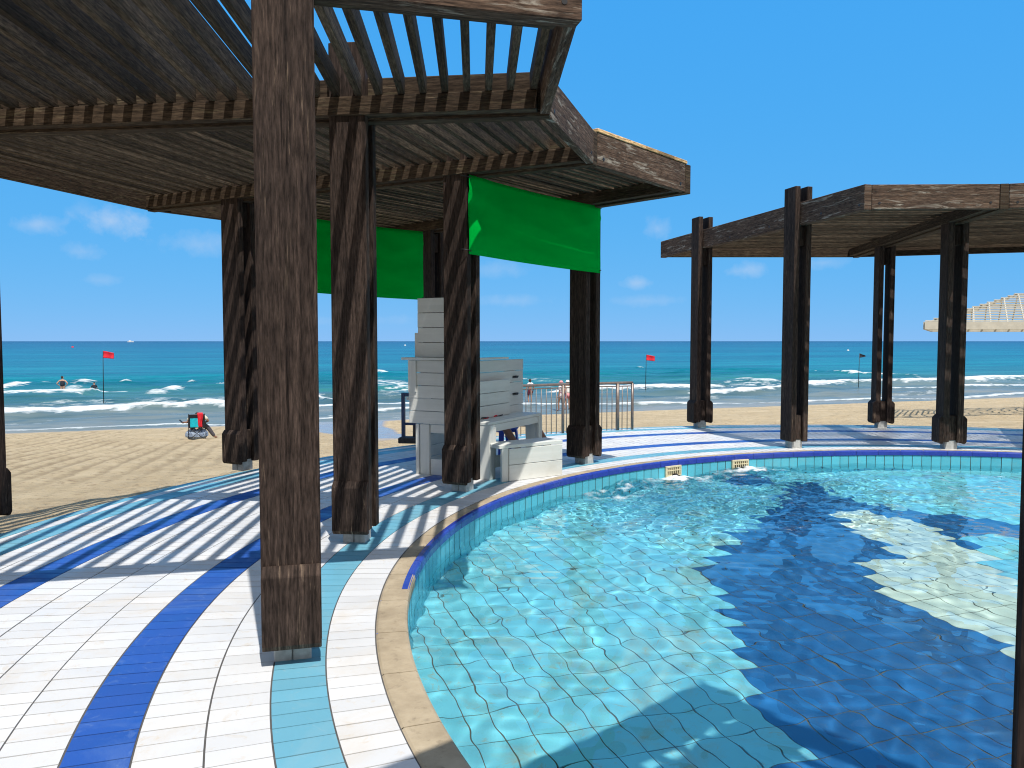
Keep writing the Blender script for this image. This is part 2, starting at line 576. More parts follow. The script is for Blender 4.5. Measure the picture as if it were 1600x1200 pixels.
# coping stones (each about 0.55 m, with fine joints)
mb = MB()
nst = 72
for i in range(nst):
    a0 = 2 * math.pi * i / nst + .0006; a1 = 2 * math.pi * (i + 1) / nst - .0006
    sub = 5
    plain_part = 181.6 <= math.degrees((a0 + a1) / 2) % 360 <= 262
    ri = 6.188 if plain_part else 6.243
    for q in range(sub):
        b0 = a0 + (a1 - a0) * q / sub; b1 = a0 + (a1 - a0) * (q + 1) / sub
        prof = [(ri, -.085), (ri - .006, -.03), (ri, -.006), (ri + .012, .002), (6.35, .002), (6.361, -.004), (6.361, -.02)]
        for (ra, za), (rb, zb) in zip(prof[:-1], prof[1:]):
            mb.face([pol(ra, b0, za), pol(rb, b0, zb), pol(rb, b1, zb), pol(ra, b1, za)])
    for aa in (a0, a1):
        mb.face([pol(ri, aa, -.085), pol(ri, aa, -.006), pol(ri + .012, aa, .002), pol(6.35, aa, .002), pol(6.361, aa, -.02)])
o = mb.build('pool_coping', M['coping'])
tag(o, kind='structure')

# pool wall: cobalt rim tiles, two rows of pale blue tiles, grout behind
mb = MB()
n = 118
for i in range(n):
    a0 = 2 * math.pi * i / n + .0004; a1 = 2 * math.pi * (i + 1) / n - .0004
    md = math.degrees((a0 + a1) / 2) % 360
    if 181.6 <= md <= 262:
        continue
    for q in range(3):
        b0 = a0 + (a1 - a0) * q / 3; b1 = a0 + (a1 - a0) * (q + 1) / 3
        prof = [(6.24, .0035), (6.205, .0035), (6.193, -.002), (6.187, -.014), (6.187, -.066), (6.2, -.066)]
        for (ra, za), (rb, zb) in zip(prof[:-1], prof[1:]):
            mb.face([pol(ra, b0, za), pol(ra, b1, za), pol(rb, b1, zb), pol(rb, b0, zb)], None, 1)
n = 290
for row, (za, zb) in enumerate(((-.071, -.335), (-.34, -.68))):
    for i in range(n):
        a0 = 2 * math.pi * i / n + .0007; a1 = 2 * math.pi * (i + 1) / n - .0007
        r = 6.197 + random.uniform(-.0012, .0012)
        mb.face([pol(r, a0, za), pol(r, a1, za), pol(r, a1, zb), pol(r, a0, zb)], None, 0)
for i in range(NS):
    a0 = 2 * math.pi * i / NS; a1 = 2 * math.pi * (i + 1) / NS
    mb.face([pol(6.204, a0, -.01), pol(6.204, a1, -.01), pol(6.204, a1, -.8), pol(6.204, a0, -.8)], None, 2)
wall = mb.build('pool_wall', [M['wtile'], M['rimtile'], M['pgrout']])
tag(wall, kind='structure')

# pool floor, laid as oblong tiles; the motif is picked tile by tile
DARK = [(1.31, 3.73), (1.39, 3.88), (1.34, 4.12), (1.34, 4.45), (1.4, 4.74), (1.43, 5.08), (1.46, 5.4), (1.52, 5.78), (1.58, 6.2), (1.61, 6.61), (1.79, 7.08), (2.11, 7.62), (2.51, 8.24), (2.9, 8.99), (3.48, 10.09), (3.83, 10.75), (4.2, 10.17), (3.95, 9.88), (4.42, 9.0), (4.89, 8.61), (5.3, 8.26), (6.02, 7.55), (8.6, 5.2), (8.2, 4.0), (5.16, 6.46), (4.89, 7.57), (4.62, 7.62), (4.24, 7.38), (4.26, 8.36), (3.72, 8.79), (3.56, 8.6), (3.49, 7.96), (3.47, 7.48), (3.46, 7.11), (2.95, 6.72), (2.87, 6.39), (2.88, 6.08), (2.88, 5.82), (3.05, 5.32), (3.16, 5.08), (2.98, 4.92), (3.1, 4.78), (3.58, 4.14), (5.4, 3.0), (7.0, .5), (5.0, -.9), (2.5, .5), (1.28, 3.0)]
PALE = [(3.56, 8.6), (3.72, 8.79), (4.26, 8.36), (4.24, 7.38), (4.24, 7.08), (4.1, 6.75), (3.99, 6.38), (3.99, 6.18), (4.16, 5.66), (4.9, 4.77), (5.4, 3.0), (3.58, 4.14), (3.1, 4.78), (2.98, 4.92), (3.16, 5.08), (3.05, 5.32), (2.88, 5.82), (2.88, 6.08), (2.87, 6.39), (2.95, 6.72), (3.46, 7.11), (3.47, 7.48), (3.49, 7.96)]
DARK_PATCH = [(2.81, 11.11), (3.37, 11.41), (3.6, 10.8), (2.99, 10.53)]  # small separate patch of dark tiles near the far wall


def inside(p, poly):
    x, y = p; c = False
    for i in range(len(poly)):
        x1, y1 = poly[i]; x2, y2 = poly[i - 1]
        if (y1 > y) != (y2 > y) and x < (x2 - x1) * (y - y1) / (y2 - y1) + x1:
            c = not c
    return c


mb = MB()
TL, TW = .31, .155
th = R_(18)
ex = Vector((math.cos(th), math.sin(th), 0)); ey = Vector((-math.sin(th), math.cos(th), 0))
for i in range(-42, 43):
    for j in range(-21, 22):
        c = CEN + ex * (i + .5) * TW + ey * (j + .5) * TL
        if (c - CEN).length > 6.36:
            continue
        p = (c.x, c.y)
        m = 2 if inside(p, PALE) else (1 if (inside(p, DARK) or inside(p, DARK_PATCH)) else 0)
        g = .0036
        z = FLOOR_Z + random.uniform(-.001, .001)
        a, b = ex * (TW / 2 - g), ey * (TL / 2 - g)
        q = [c - a - b, c + a - b, c + a + b, c - a + b]
        mb.face([(v.x, v.y, z) for v in q], None, m)
        d8 = .006
        for s in range(4):
            v0, v1 = q[s], q[(s + 1) % 4]
            mb.face([(v1.x, v1.y, z), (v0.x, v0.y, z), (v0.x, v0.y, z - d8), (v1.x, v1.y, z - d8)], None, m)
for i in range(NS):
    a0 = 2 * math.pi * i / NS; a1 = 2 * math.pi * (i + 1) / NS
    mb.face([pol(0, 0, FLOOR_Z - .0045), pol(6.5, a0, FLOOR_Z - .0045), pol(6.5, a1, FLOOR_Z - .0045)], None, 3)
floor = mb.build('pool_floor', [M['plight'], M['pdark'], M['ppale'], M['pgrout']])
tag(floor, kind='structure')
for o in (floor, wall):
    o.cycles.is_caustics_receiver = True

# water sheet with real ripples
n = 680
xs = np.linspace(CX - 6.3, CX + 6.3, n); ys = np.linspace(CY - 6.3, CY + 6.3, n)
X, Y = np.meshgrid(xs, ys)
Z = np.zeros_like(X)
rg = np.random.default_rng(5)
for i in range(46):
    L = .16 * (1.9 / .16) ** rg.uniform(0, 1)
    a = rg.normal(R_(100), R_(48))
    amp = .0022 * L ** 1.1 * rg.uniform(.5, 1.3)
    wx = X + .22 * (fbm(X * .5, Y * .5, 3, 2) - .5) * 2
    Z += amp * np.sin((wx * np.cos(a) + Y * np.sin(a)) * 2 * np.pi / L + rg.uniform(0, 6.28))
for i in range(22):
    L = .11 * (.30 / .11) ** rg.uniform(0, 1)
    a = rg.uniform(0, 2 * np.pi)
    wx = X + .10 * (fbm(X * 1.4, Y * 1.4, 13, 2) - .5) * 2
    wy = Y + .10 * (fbm(X * 1.4, Y * 1.4, 14, 2) - .5) * 2
    Z += .00022 * (L / .16) ** 1.5 * rg.uniform(.5, 1.3) * np.sin((wx * np.cos(a) + wy * np.sin(a)) * 2 * np.pi / L + rg.uniform(0, 6.28))
jets = [pol(6.12, R_(123)), pol(6.12, R_(112)), pol(6.1, R_(134))]
foam = np.zeros_like(X); agi = np.zeros_like(X)
for k_, jp in enumerate(jets):
    inn = (CEN - jp).normalized()
    dx = (X - jp.x); dy = (Y - jp.y)
    along = dx * inn.x + dy * inn.y
    across = -dx * inn.y + dy * inn.x
    agi += np.exp(-(along - .6) ** 2 / 2.6 - across ** 2 / 2.0)
    nz = fbm(X * 9, Y * 9, 31 + k_, 4)
    foam = np.maximum(foam, np.clip((.75 if k_ < 2 else .25) * np.exp(-((along - .10) / .22) ** 2 - (across / .34) ** 2) + (nz - .55) * 3.0, 0, 1) * np.exp(-((along - .1) / .3) ** 2 - (across / .5) ** 2))
fr = fbm(X * 7, Y * 7, 51, 4)
Z = Z * (.95 + 1.3 * np.clip(agi, 0, 1.2)) + np.clip(agi, 0, 1.3) * (fr - .5) * .05 + WATER_Z + foam * .006
Rr = np.hypot(X - CX, Y - CY)
k = NT('pool_water_surface')
k.set(Base_Color=(.955, .99, 1, 1), Roughness=0.0, IOR=1.333, Transmission_Weight=1.0)
fa = k.n('ShaderNodeAttribute', attribute_name='foam').outputs['Fac']
wd = k.n('ShaderNodeBsdfDiffuse', {'Color': (.85, .9, .92, 1)})
ms = k.n('ShaderNodeMixShader', {0: fa, 1: k.b.outputs[0], 2: wd.outputs[0]})
k.t.links.new(ms.outputs[0], k.out.inputs['Surface'])
M['water'] = k.m
water = grid_object('pool_water', X, Y, Z, M['water'], {'foam': foam}, True, Rr < 6.2)
tag(water, kind='structure')
water.cycles.is_caustics_caster = True

# return inlets under the rim
for (ang, lab) in ((123, 'beige slotted pool inlet grille nearer the white bench'),
                   (112, 'beige slotted pool inlet grille farther right, by the dark floor patch')):
    a = R_(ang)
    base = pol(6.19, a, -.135)
    r = empty('pool_inlet', base, a + math.pi)
    tag(r, lab, 'pool inlet', 'pool inlets in the far pool wall')
    mb = MB()
    for z in (-.062, .062):
        mb.bar((.012, -.14, z), (.012, .14, z), .03, .022)
    for y in (-.13, .13):
        mb.bar((.012, y, -.052), (.012, y, .052), .03, .022, (0, 1, 0))
    mb.bar((.002, -.12, 0), (.002, .12, 0), .004, .11, mat=1)
    for i in range(7):
        y = -.105 + .035 * i
        mb.bar((.012, y, -.052), (.012, y, .052), .024, .014, (0, 1, 0))
    mb.bar((.012, -.12, .01), (.012, .12, .01), .026, .01)
    mb.build('grille', [M['straw'], M['darkblock']], r, .002)
    mb = MB()
    mb.tube([(.0, .01, -.075), (.05, .01, -.07), (.10, .012, -.08)], [.045, .045, .038], 12)
    mb.build('nozzle', M['black'], r, 0, True)

# ------------------------------------------------------------------ beach and sea
E1 = Vector((.934, .356, 0)).normalized()
E2 = Vector((-E1.y, E1.x, 0))
SEA_Z = -2.4


def sand_z(x, y):
    ww = E2.x * x + E2.y * y
    z = np.interp(ww, [-1e4, 6, 12, 40.3, 60, 200], [-.42, -.45, -.62, -2.42, -3.6, -5.0])
    return z


def sc(px, py, z=SEA_Z):
    p = on_plane(px, py, z)
    return p.x * E1.x + p.y * E1.y, p.x * E2.x + p.y * E2.y


def axis(a, b, step, lo, hi, gr=1.12):
    c = list(np.arange(a, b + 1e-6, step))
    s = step; v = b
    while v < hi:
        s *= gr; v += s; c.append(v)
    s = step; v = a; pre = []
    while v > lo:
        s *= gr; v -= s; pre.append(v)
    return np.array(pre[::-1] + c)


A = axis(-32, 46, .09, -400, 400, 1.2)
W = axis(3, 46, .16, -400, 62, 1.2)
AA, WW = np.meshgrid(A, W)
X = AA * E1.x + WW * E2.x; Y = AA * E1.y + WW * E2.y
Z = np.interp(WW, [-1e4, 6, 12, 40.3, 60, 200], [-.42, -.45, -.62, -2.42, -3.6, -5.0])
Rr = np.hypot(X - CX, Y - CY)
far = np.clip((Rr - 9.9) / 1.5, 0, 1)
und = (fbm(AA * .35, WW * .35, 61, 3) - .5) * .06
warp = (fbm(AA * .25, WW * .06, 71, 3) - .5) * .6
fur = np.sin((AA - .10 * WW + warp) * 2 * np.pi / .52)
fmask = np.clip((4 - AA) / 6, 0, 1) * np.clip((fbm(AA * .5, WW * .09, 81, 3) - .36) * 6, 0, 1) * np.clip((WW - 13) / 6, 0.15, 1) * np.clip((40 - WW) / 3, 0, 1)
tread = (fbm(AA * 1.9, WW * 1.9, 91, 3) - .5) * .08 * np.clip((fbm(AA * .2, WW * .2, 95, 2) - .25) * 3, 0, 1)
dry = np.clip((40.5 - WW) / 3.0, 0, 1)
Z = Z + far * dry * (und + fmask * fur * .022 + tread * (1.3 - .9 * fmask))
Z = np.where(Rr < 9.86, -1.6, Z)
wet_edge = np.interp(AA, [-60, -26, -14, -6, 0, 2.6, 3.8, 4.6, 5.8, 6.8, 8, 12, 30, 60], [39.3, 39.2, 39.5, 39.2, 38.6, 37, 29, 23.5, 23.5, 32, 38, 39.2, 39.3, 39.3])
wet = np.clip((WW - wet_edge + (fbm(AA * .5, WW * .5, 99, 4) - .5) * 1.6) / 1.4, 0, 1)
k = NT('beach_sand')
co = k.coord()
c = k.ramp(k.noise(co, .9, 6, .62), [(.3, (.45, .345, .205)), (.55, (.56, .44, .27)), (.75, (.63, .51, .33))])
c = k.mix(k.ramp(k.noise(co, 5, 7, .75), [(.34, (.9,) * 3), (.47, (0, 0, 0))]), c, (.27, .19, .105))
c = k.mix(k.ramp(k.noise(co, 33, 2, .5), [(.70, (0, 0, 0)), (.74, (.8,) * 3)]), c, (.66, .6, .5))
c = k.mix(k.ramp(k.noise(co, 21, 2, .5), [(.735, (0, 0, 0)), (.76, (.8,) * 3)]), c, (.10, .075, .05))
wa = k.n('ShaderNodeAttribute', attribute_name='wet').outputs['Fac']
fw = k.n('ShaderNodeAttribute', attribute_name='furrow').outputs['Fac']
c = k.mix(k.math('MULTIPLY', fw, .5), c, (.20, .14, .075))  # dark trough lines: turned damp sand plus furrow shade painted in
c = k.mix(wa, c, (.29, .255, .235))
k.set(Base_Color=c, Roughness=k.math('SUBTRACT', .92, k.math('MULTIPLY', wa, .76)), Specular_IOR_Level=.3)
hh = k.math('ADD', k.noise(co, 6, 6, .7), k.math('MULTIPLY', k.noise(co, 30, 4, .6), .35))
dry_ = k.math('SUBTRACT', 1.0, wa)
bp = k.bump(k.math('MULTIPLY', hh, dry_), 1.0, .12)
M['sand'] = k.m
sand = grid_object('beach_sand', X, Y, Z, M['sand'], {'wet': wet, 'furrow': far * dry * fmask * np.clip(-fur * 2.4 - 1.15 + (fbm(AA * .9, WW * .25, 84, 3) - .5) * 2.6 + (fbm(AA * 2, WW * .35, 83, 3) - .5) * 1.6, 0, 1)}, True, Rr > 9.7)
tag(sand, kind='structure')

# --- sea with breakers
A = axis(-62, 78, .28, -30000, 30000, 1.16)
W = axis(37.6, 112, .2, 37.5, 30000, 1.16)
AA, WW = np.meshgrid(A, W)
X = AA * E1.x + WW * E2.x; Y = AA * E1.y + WW * E2.y


def band(pts, amp=1.0):
    """pts: (px, py, half thickness px) along one white breaker line"""
    aa, w0, tt = [], [], []
    for (px, py, t) in pts:
        a, ww_ = sc(px, py); _, w2 = sc(px, py - t)
        aa.append(a); w0.append(ww_); tt.append(max(.02, .62 * abs(w2 - ww_)))
    o = np.argsort(aa)
    return np.array(aa)[o], np.array(w0)[o], np.array(tt)[o], amp


bands = [
    band([(-60, 673, 1.5), (50, 672.5, 2), (112, 670, 2.2), (200, 666, 1.8), (275, 662, 1.4), (352, 664, 1.5), (450, 655, .8), (513, 654, 1.6), (603, 643, 2.2), (690, 640, 1.5),
          (800, 634, 3), (870, 633, 3.4), (932, 632, 2.4), (1000, 632, 2.2), (1072, 630, 1.8), (1107, 630, 1.2), (1222, 628, 1.0), (1265, 626, 1.4), (1362, 624, 1.6), (1396, 623, 1.4), (1464, 624, .8), (1506, 622, 1.4), (1598, 616, 1.8), (1800, 612, 1.8)], .8),
    band([(-80, 650, 4), (20, 647.5, 5), (100, 644, 4.6), (175, 641, 4.2), (225, 639, 3.6), (262, 637, 3.4), (312, 634, 3.0), (354, 634, 3.4), (430, 633, 2), (505, 636, 2.6), (600, 632, 2.6), (645, 630, 2.2), (720, 624, 1.0), (780, 618, .1)]),
    band([(-60, 618, 4), (17, 619, 4.5), (75, 619.5, 6), (125, 617.5, 4.5), (150, 614, 3), (168, 612, .6), (200, 611, .05)]),
    band([(850, 612, .05), (900, 609.5, 2.8), (932, 609, 4), (1000, 609, 4.4), (1072, 607, 4.2), (1117, 605, 3.6), (1140, 604, .8), (1180, 603, .05)]),
    band([(1075, 614.5, .1), (1107, 614, 2), (1175, 612, 2.4), (1222, 609.5, 2.4), (1250, 606, 3.4), (1275, 602.5, 4.6), (1313, 600, 2.6), (1362, 600, 4), (1396, 598.5, 4.4), (1464, 598, 4), (1506, 597, 4.2), (1538, 593, 4.6), (1598, 592, 4.2), (1800, 590, 4)]),
    band([(1370, 607, .1), (1396, 608, 1.5), (1464, 610, 1.2), (1506, 607, 2.6), (1598, 604, 2.8), (1800, 602, 2.4)]),
    band([(470, 612, .1), (500, 623, 3.2), (515, 624, 2.2), (530, 622, .1)], .9),
    band([(330, 605, .05), (340, 601, .8), (362, 597, .05)], .7),
]
spots = [(18, 605, 14, 5, 1.0), (132, 600, 17, 1.6, .8), (197, 598, 7, .8, .7), (270, 609.5, 15, 3.2, .95), (245, 614, 14, 2.2, .6), (596, 582, 7, 1.6, .9), (545, 583, 10, .8, .5),
         (1351, 583.5, 13, 3.6, 1.0), (1332, 582, 7, 1.0, .6), (1460, 581, 4, 1.2, .9), (112, 609, 12, 2.5, .4), (1165, 593, 20, 1.1, .6), (1195, 596, 24, 1.2, .6), (300, 597, 6, .6, .5),
         (70, 600, 12, .7, .4), (1100, 571, 5, .5, .4), (1420, 560, 6, .4, .4), (1000, 575, 4, .5, .4)]
lace = [(615, 600, 42, 11, .72), (600, 612, 40, 6, .45), (1170, 598, 48, 6, .55), (300, 624, 95, 5, .5), (100, 632, 90, 4, .42), (560, 640, 60, 5, .4), (860, 603, 20, 5, .5), (840, 594, 25, 3, .45), (1100, 622, 90, 3, .25), (1450, 614, 90, 3, .3), (640, 655, 40, 6, .3), (40, 660, 60, 4, .25)]
nzA = fbm(AA * .55, WW * .55, 5, 4) - .5
nzB = fbm(AA * 2.2, WW * 2.2, 6, 4) - .5
nzC = fbm(AA * 1.3, WW * 2.6, 7, 5)
nzF = fbm(AA * 5, WW * 5, 8, 3)
foam = np.zeros_like(AA); hump = np.zeros_like(AA)
for aa, w0, tt, amp in bands:
    cw = np.interp(AA, aa, w0) + nzA * np.minimum(1.6, np.interp(AA, aa, tt) * 1.4)
    t = np.interp(AA, aa, tt, left=0, right=0)
    d = (WW - cw)
    e = 1.05 - np.abs(d - t * .15) / np.maximum(t, .01) + nzB * 1.5
    foam = np.maximum(foam, np.clip(e * 1.6, 0, 1) * amp * (t > .03))
    back = np.clip(1 - (d - t) / (2.6 * np.maximum(t, .05)), 0, 1) * (d > 0)
    foam = np.maximum(foam, np.clip(back - .55 + (nzC - .55) * 3.4, 0, .6) * amp * (t > .03) * (back > 0))
    hump = np.maximum(hump, np.exp(-(d / (1.3 * np.maximum(t, .2))) ** 2) * np.minimum(.34, t * .22))
for (px, py, rx, ry, amp) in spots:
    a, ww_ = sc(px, py); a2, _ = sc(px + rx, py); _, w2 = sc(px, py - ry)
    da = (AA - a) / abs(a2 - a); dw = (WW - ww_) / abs(w2 - ww_)
    r = np.sqrt(da ** 2 + dw ** 2)
    foam = np.maximum(foam, np.clip((1.1 - r + nzB * 1.5 + nzA * .6) * 1.7, 0, 1) * amp)
    hump = np.maximum(hump, np.exp(-r ** 2 * .7) * .28)
for (px, py, rx, ry, amp) in lace:
    a, ww_ = sc(px, py); a2, _ = sc(px + rx, py); _, w2 = sc(px, py - ry)
    r = np.sqrt(((AA - a) / abs(a2 - a)) ** 2 + ((WW - ww_) / abs(w2 - ww_)) ** 2)
    foam = np.maximum(foam, np.clip(1.25 - r, 0, 1) * np.clip((nzC - .56 + amp * .12) * 7, 0, 1) * amp * 1.25)
foam = np.clip(foam * (.35 + 1.1 * nzF), 0, 1)
fade = np.clip((112 - WW) / 20, 0, 1) * np.clip((WW - 39) / 8, 0, 1) * np.clip((78 - np.abs(AA - 8)) / 12, 0, 1)
sw = (fbm(AA * .09, WW * .30, 41, 3) - .5) * .62 + (fbm(AA * .35, WW * .9, 44, 3) - .5) * .22
Z = SEA_Z + hump + fade * sw
Z = np.where(WW < 38.0, SEA_Z - .3, Z)
k = NT('sea_water')
co = k.coord('Object')
ge = k.n('ShaderNodeNewGeometry').outputs['Position']
dp = k.n('ShaderNodeVectorMath', {0: ge, 1: tuple(E2)}, operation='DOT_PRODUCT').outputs['Value']
wob = k.noise(k.mapping(ge, (.02, .05, .05)), 1, 4, .6)
dw = k.math('ADD', dp, k.math('MULTIPLY', k.math('SUBTRACT', wob, .5), 26))
lg = k.math('DIVIDE', k.math('LOGARITHM', k.math('MAXIMUM', dw, 30.0), 10.0), 4.0)       # log10(w)/4


def lw(v): return math.log10(v) / 4


c = k.ramp(lg, [(lw(38), (.33, .295, .25)), (lw(45), (.25, .25, .225)), (lw(54), (.15, .205, .195)), (lw(68), (.04, .18, .18)), (lw(95), (.006, .205, .235)),
                (lw(180), (.001, .185, .245)), (lw(600), (.001, .13, .215)), (lw(2500), (.001, .068, .155)), (lw(9000), (.001, .045, .13))])
# swell: darker wave faces at several wavelengths, crests parallel to the shore
sea_rot = k.mapping(ge, (1, 1, 1), (0, 0, R_(-20.9)))
for sx, sy, lo, hi, amt in ((.22, .95, .48, .64, .50), (.055, .26, .46, .60, .62), (.016, .085, .45, .58, .66), (.006, .032, .45, .58, .62), (.0022, .011, .46, .60, .55)):
    nz_ = k.noise(k.mapping(sea_rot, (sx, sy, .1)), 1, 5, .62)
    c = k.mix(k.math('MULTIPLY', k.ramp(nz_, [(lo, (0, 0, 0)), (hi, (1, 1, 1))]), amt), c, k.mix(1.0, c, (.42, .62, .72), 'MULTIPLY'))
fa = k.n('ShaderNodeAttribute', attribute_name='foam').outputs['Fac']
fn = k.noise(co, 2.6, 8, .78)
fm = k.math('MULTIPLY', k.math('ADD', k.math('MULTIPLY', k.math('SUBTRACT', fn, .5), 2.2), k.math('MULTIPLY', fa, 1.2)), 1.05, True)
fm = k.math('MULTIPLY', fm, k.ramp(fa, [(.03, (0, 0, 0)), (.16, (1, 1, 1))]))
c = k.mix(fm, c, k.mix(k.noise(co, 1.7, 4, .7), (.48, .53, .55), (.80, .82, .82)))
k.set(Base_Color=c, Roughness=k.math('ADD', .22, k.math('MULTIPLY', fm, .6)), Specular_IOR_Level=.04, IOR=1.33)
rot = (0, 0, R_(-21))
h1 = k.noise(k.mapping(ge, (.35, 1.1, .5), (0, 0, R_(-21))), 1, 5, .62)
h2 = k.noise(k.mapping(ge, (.04, .16, .1), (0, 0, R_(-21))), 1, 5, .6)
k.bump(k.math('ADD', k.math('MULTIPLY', h1, .5), k.math('MULTIPLY', h2, 2.2)), .55, .4)
M['sea'] = k.m
sea = grid_object('sea', X, Y, Z, M['sea'], {'foam': foam}, True)
tag(sea, kind='structure')

# ------------------------------------------------------------------ pergolas
Z0 = 3.30
BH = .33


def V2(p, z=0.0):
    return Vector((p[0], p[1], z))


def make_post(root, c, d, boots, foot_mat, lean=0.0):
    d = d.normalized(); s = Vector((-d.y, d.x, 0))
    mb = MB()
    t, wdt, g = .085, .287, .112
    for sg in (-1, 1):
        o = c + s * sg * (g / 2 + t / 2)
        q = random.uniform(-.012, .012)
        mb.bar(o + Vector((0, 0, .10 + abs(q))), o + Vector((0, 0, 3.87 + q)), t, wdt, d)
    for za, zb in ((.13, .50), (3.0, 3.29)):                                    # spacer blocks between the planks
        mb.bar(c + Vector((0, 0, za)), c + Vector((0, 0, zb)), g - .004, .20, d)
    post = mb.build('post', M['post'], root, .006)
    for sg in boots:
        mb = MB()
        z0, z1, th_ = .085, .50, .055
        ns = s * sg
        prof = [(0, z0 + .0), (th_ - .022, z0), (th_, z0 + .03), (th_, z1 - .045), (th_ - .04, z1), (0, z1)]
        base = c + ns * (g / 2 + t - .002)
        mb2 = MB()
        mb2.prism([(a, b) for a, b in prof], base - d * .1415, base + d * .1415, ns, (0, 0, 1), mats=[1, 1, 0, 0, 0, 0])
        # run the grain upright: swap the uv axes
        mb2.uv = [[(v, u) for (u, v) in f] for f in mb2.uv]
        mb2.build('boot_board', [M['post'], M['worn']], post, .004)
    mb = MB()
    for k_ in (-1, 1):
        mb.bar(c + d * k_ * .047 + Vector((0, 0, -.01)), c + d * k_ * .047 + Vector((0, 0, .135)), .17, .090, d)
    mb.build('footing', foot_mat, post, .006)
    return post


def bolt(p, q, parent):
    mb = MB(); mb.tube([p, q], .017, 8); mb.build('bolt_head', M['black'], parent)


def make_pergola(loc, label, group, beams, posts, bays, inner=True, outer=True, pitch=.167, first=.14, cap=None, endboard=None, fascias=None, pitches=None):
    """beams: [(inner point, outer point)], posts: {beam index: [(distance from the inner end, boots)]}, bays: [(i, j)]"""
    root = empty('pergola', V2(loc))
    tag(root, label, 'pergola', group)
    L0 = V2(loc)
    B = [(V2(a) - L0, V2(b) - L0) for a, b in beams]
    for i, (a, b) in enumerate(B):
        d = (b - a).normalized(); s = Vector((-d.y, d.x, 0))
        mb = MB()
        zc = Z0 + BH / 2
        mb.bar(a + Vector((0, 0, zc)), b + Vector((0, 0, zc)), .11, BH)
        # bolt heads near the ends
        bm = mb.build('beam', M['beam'] if i not in (endboard or ()) else M['fascia'], root, .006)
        for dist in (.10, .9, 2.2, 3.4, 4.6, 5.8):
            if dist > (b - a).length: continue
            for sg in (-1, 1):
                p = a + d * dist + Vector((0, 0, Z0 + random.uniform(.07, .1)))
                bolt(p + s * sg * .05, p + s * sg * .0575, bm)
        for (dist, boots) in posts.get(i, []):
            make_post(root, a + d * dist, d, boots, M['footing'])
        # ledgers on the sides that carry slats
        for (p, q) in bays:
            if i not in (p, q): continue
            oth = B[q if i == p else p]
            sg = 1 if (oth[0] + oth[1] - a - b).dot(s) > 0 else -1
            mb = MB()
            o = s * sg * (.055 + .110 / 2) + Vector((0, 0, Z0 + .095))
            mb.bar(a + o + d * .09, b + o - d * .09, .110, .14)
            mb.build('ledger', M['beam'], root, .004)
    for (p, q) in bays:
        (a0, b0), (a1, b1) = B[p], B[q]
        Lm = ((b0 - a0).length + (b1 - a1).length) / 2
        d0 = (b0 - a0).normalized(); d1 = (b1 - a1).normalized()
        mb = MB()
        pt = (pitches or {}).get((p, q), pitch)
        nn = int((Lm - first * 2) / pt)
        for j in range(nn + 1):
            f = (first + j * pt + random.uniform(-.006, .006)) / Lm
            x0 = a0.lerp(b0, f); x1 = a1.lerp(b1, f)
            dd = (x1 - x0).normalized()
            z = Z0 + .167 + .072
            mb.bar(x0 + dd * .105 + Vector((0, 0, z)), x1 - dd * .105 + Vector((0, 0, z + random.uniform(-.002, .002))), .052, .142)
        mb.build('slat_panel', M['slat'], root, .004)
    # fascia boards between the beam ends
    fl = fascias or [(p, q, 'io') for p, q in bays]
    for (p, q, w_) in fl:
        for e, ch in ((0, 'i'), (1, 'o')):
            if ch not in w_: continue
            x0 = B[p][e]; x1 = B[q][e]
            d0 = (B[p][1 - e] - B[p][e]).normalized(); d1 = (B[q][1 - e] - B[q][e]).normalized()
            dd = (x1 - x0).normalized()
            mb = MB()
            z = Z0 + BH / 2 + .004
            mb.bar(x0 + dd * .062 + d0 * .045 + Vector((0, 0, z)), x1 - dd * .062 + d1 * .045 + Vector((0, 0, z)), .075, BH - .012)
            fb = mb.build('fascia_board', M['fascia'] if ch == 'i' else M['beam'], root, .006)
            out = (d0 + d1).normalized() * -1
            for fpos in (.16, (x1 - x0).length - .16):
                pz = x0 + dd * fpos + d0 * .045 + Vector((0, 0, Z0 + .09))
                nrm = Vector((dd.y, -dd.x, 0))
                if nrm.dot(out) < 0: nrm = -nrm
                bolt(pz + nrm * .034, pz + nrm * .042, fb)
            if cap and (p, q, ch) == cap:
                mb = MB()
                z = Z0 + BH + .022
                N_ = 6
                A_ = x0 + dd * .05 + d0 * .05; B_ = x1 - dd * .02 + d1 * .05
                for i_ in range(N_):
                    u0 = A_.lerp(B_, i_ / N_ + .002); u1 = A_.lerp(B_, (i_ + 1) / N_ - .002)
                    mb.bar(u0 + Vector((0, 0, z)), u1 + Vector((0, 0, z)), .10, .036)
                mb.build('cap_board', M['newwood'], root, .004)
    return root


def along(a, dirv, s):
    return (a[0] + dirv[0] * s, a[1] + dirv[1] * s)


GRP = 'dark timber pergolas around the pool'
# pergola over the left side (four radial beams)
g1 = [((.36, 4.385), (-5.58, 2.87)), ((.29, 6.17), (-5.87, 6.89)), ((.81, 7.84), (-4.76, 10.61)), ((2.03, 9.30), (-2.27, 13.76))]
perg_left = make_pergola((-1.2, 6.3), 'large dark timber pergola at left, slatted roof over the striped tiles', GRP, g1,
                         {0: [(1.53, (1,)), (4.4, (1,))], 1: [(1.55, (1,)), (4.86, (-1, 1))], 2: [(1.50, (1,)), (4.68, (1,))],
                          3: [(1.556, (-1, 1)), (4.75, (-1, 1))]},
                         [(0, 1), (1, 2), (2, 3)], cap=(2, 3, 'i'), endboard=(0,), pitches={(2, 3): .112})
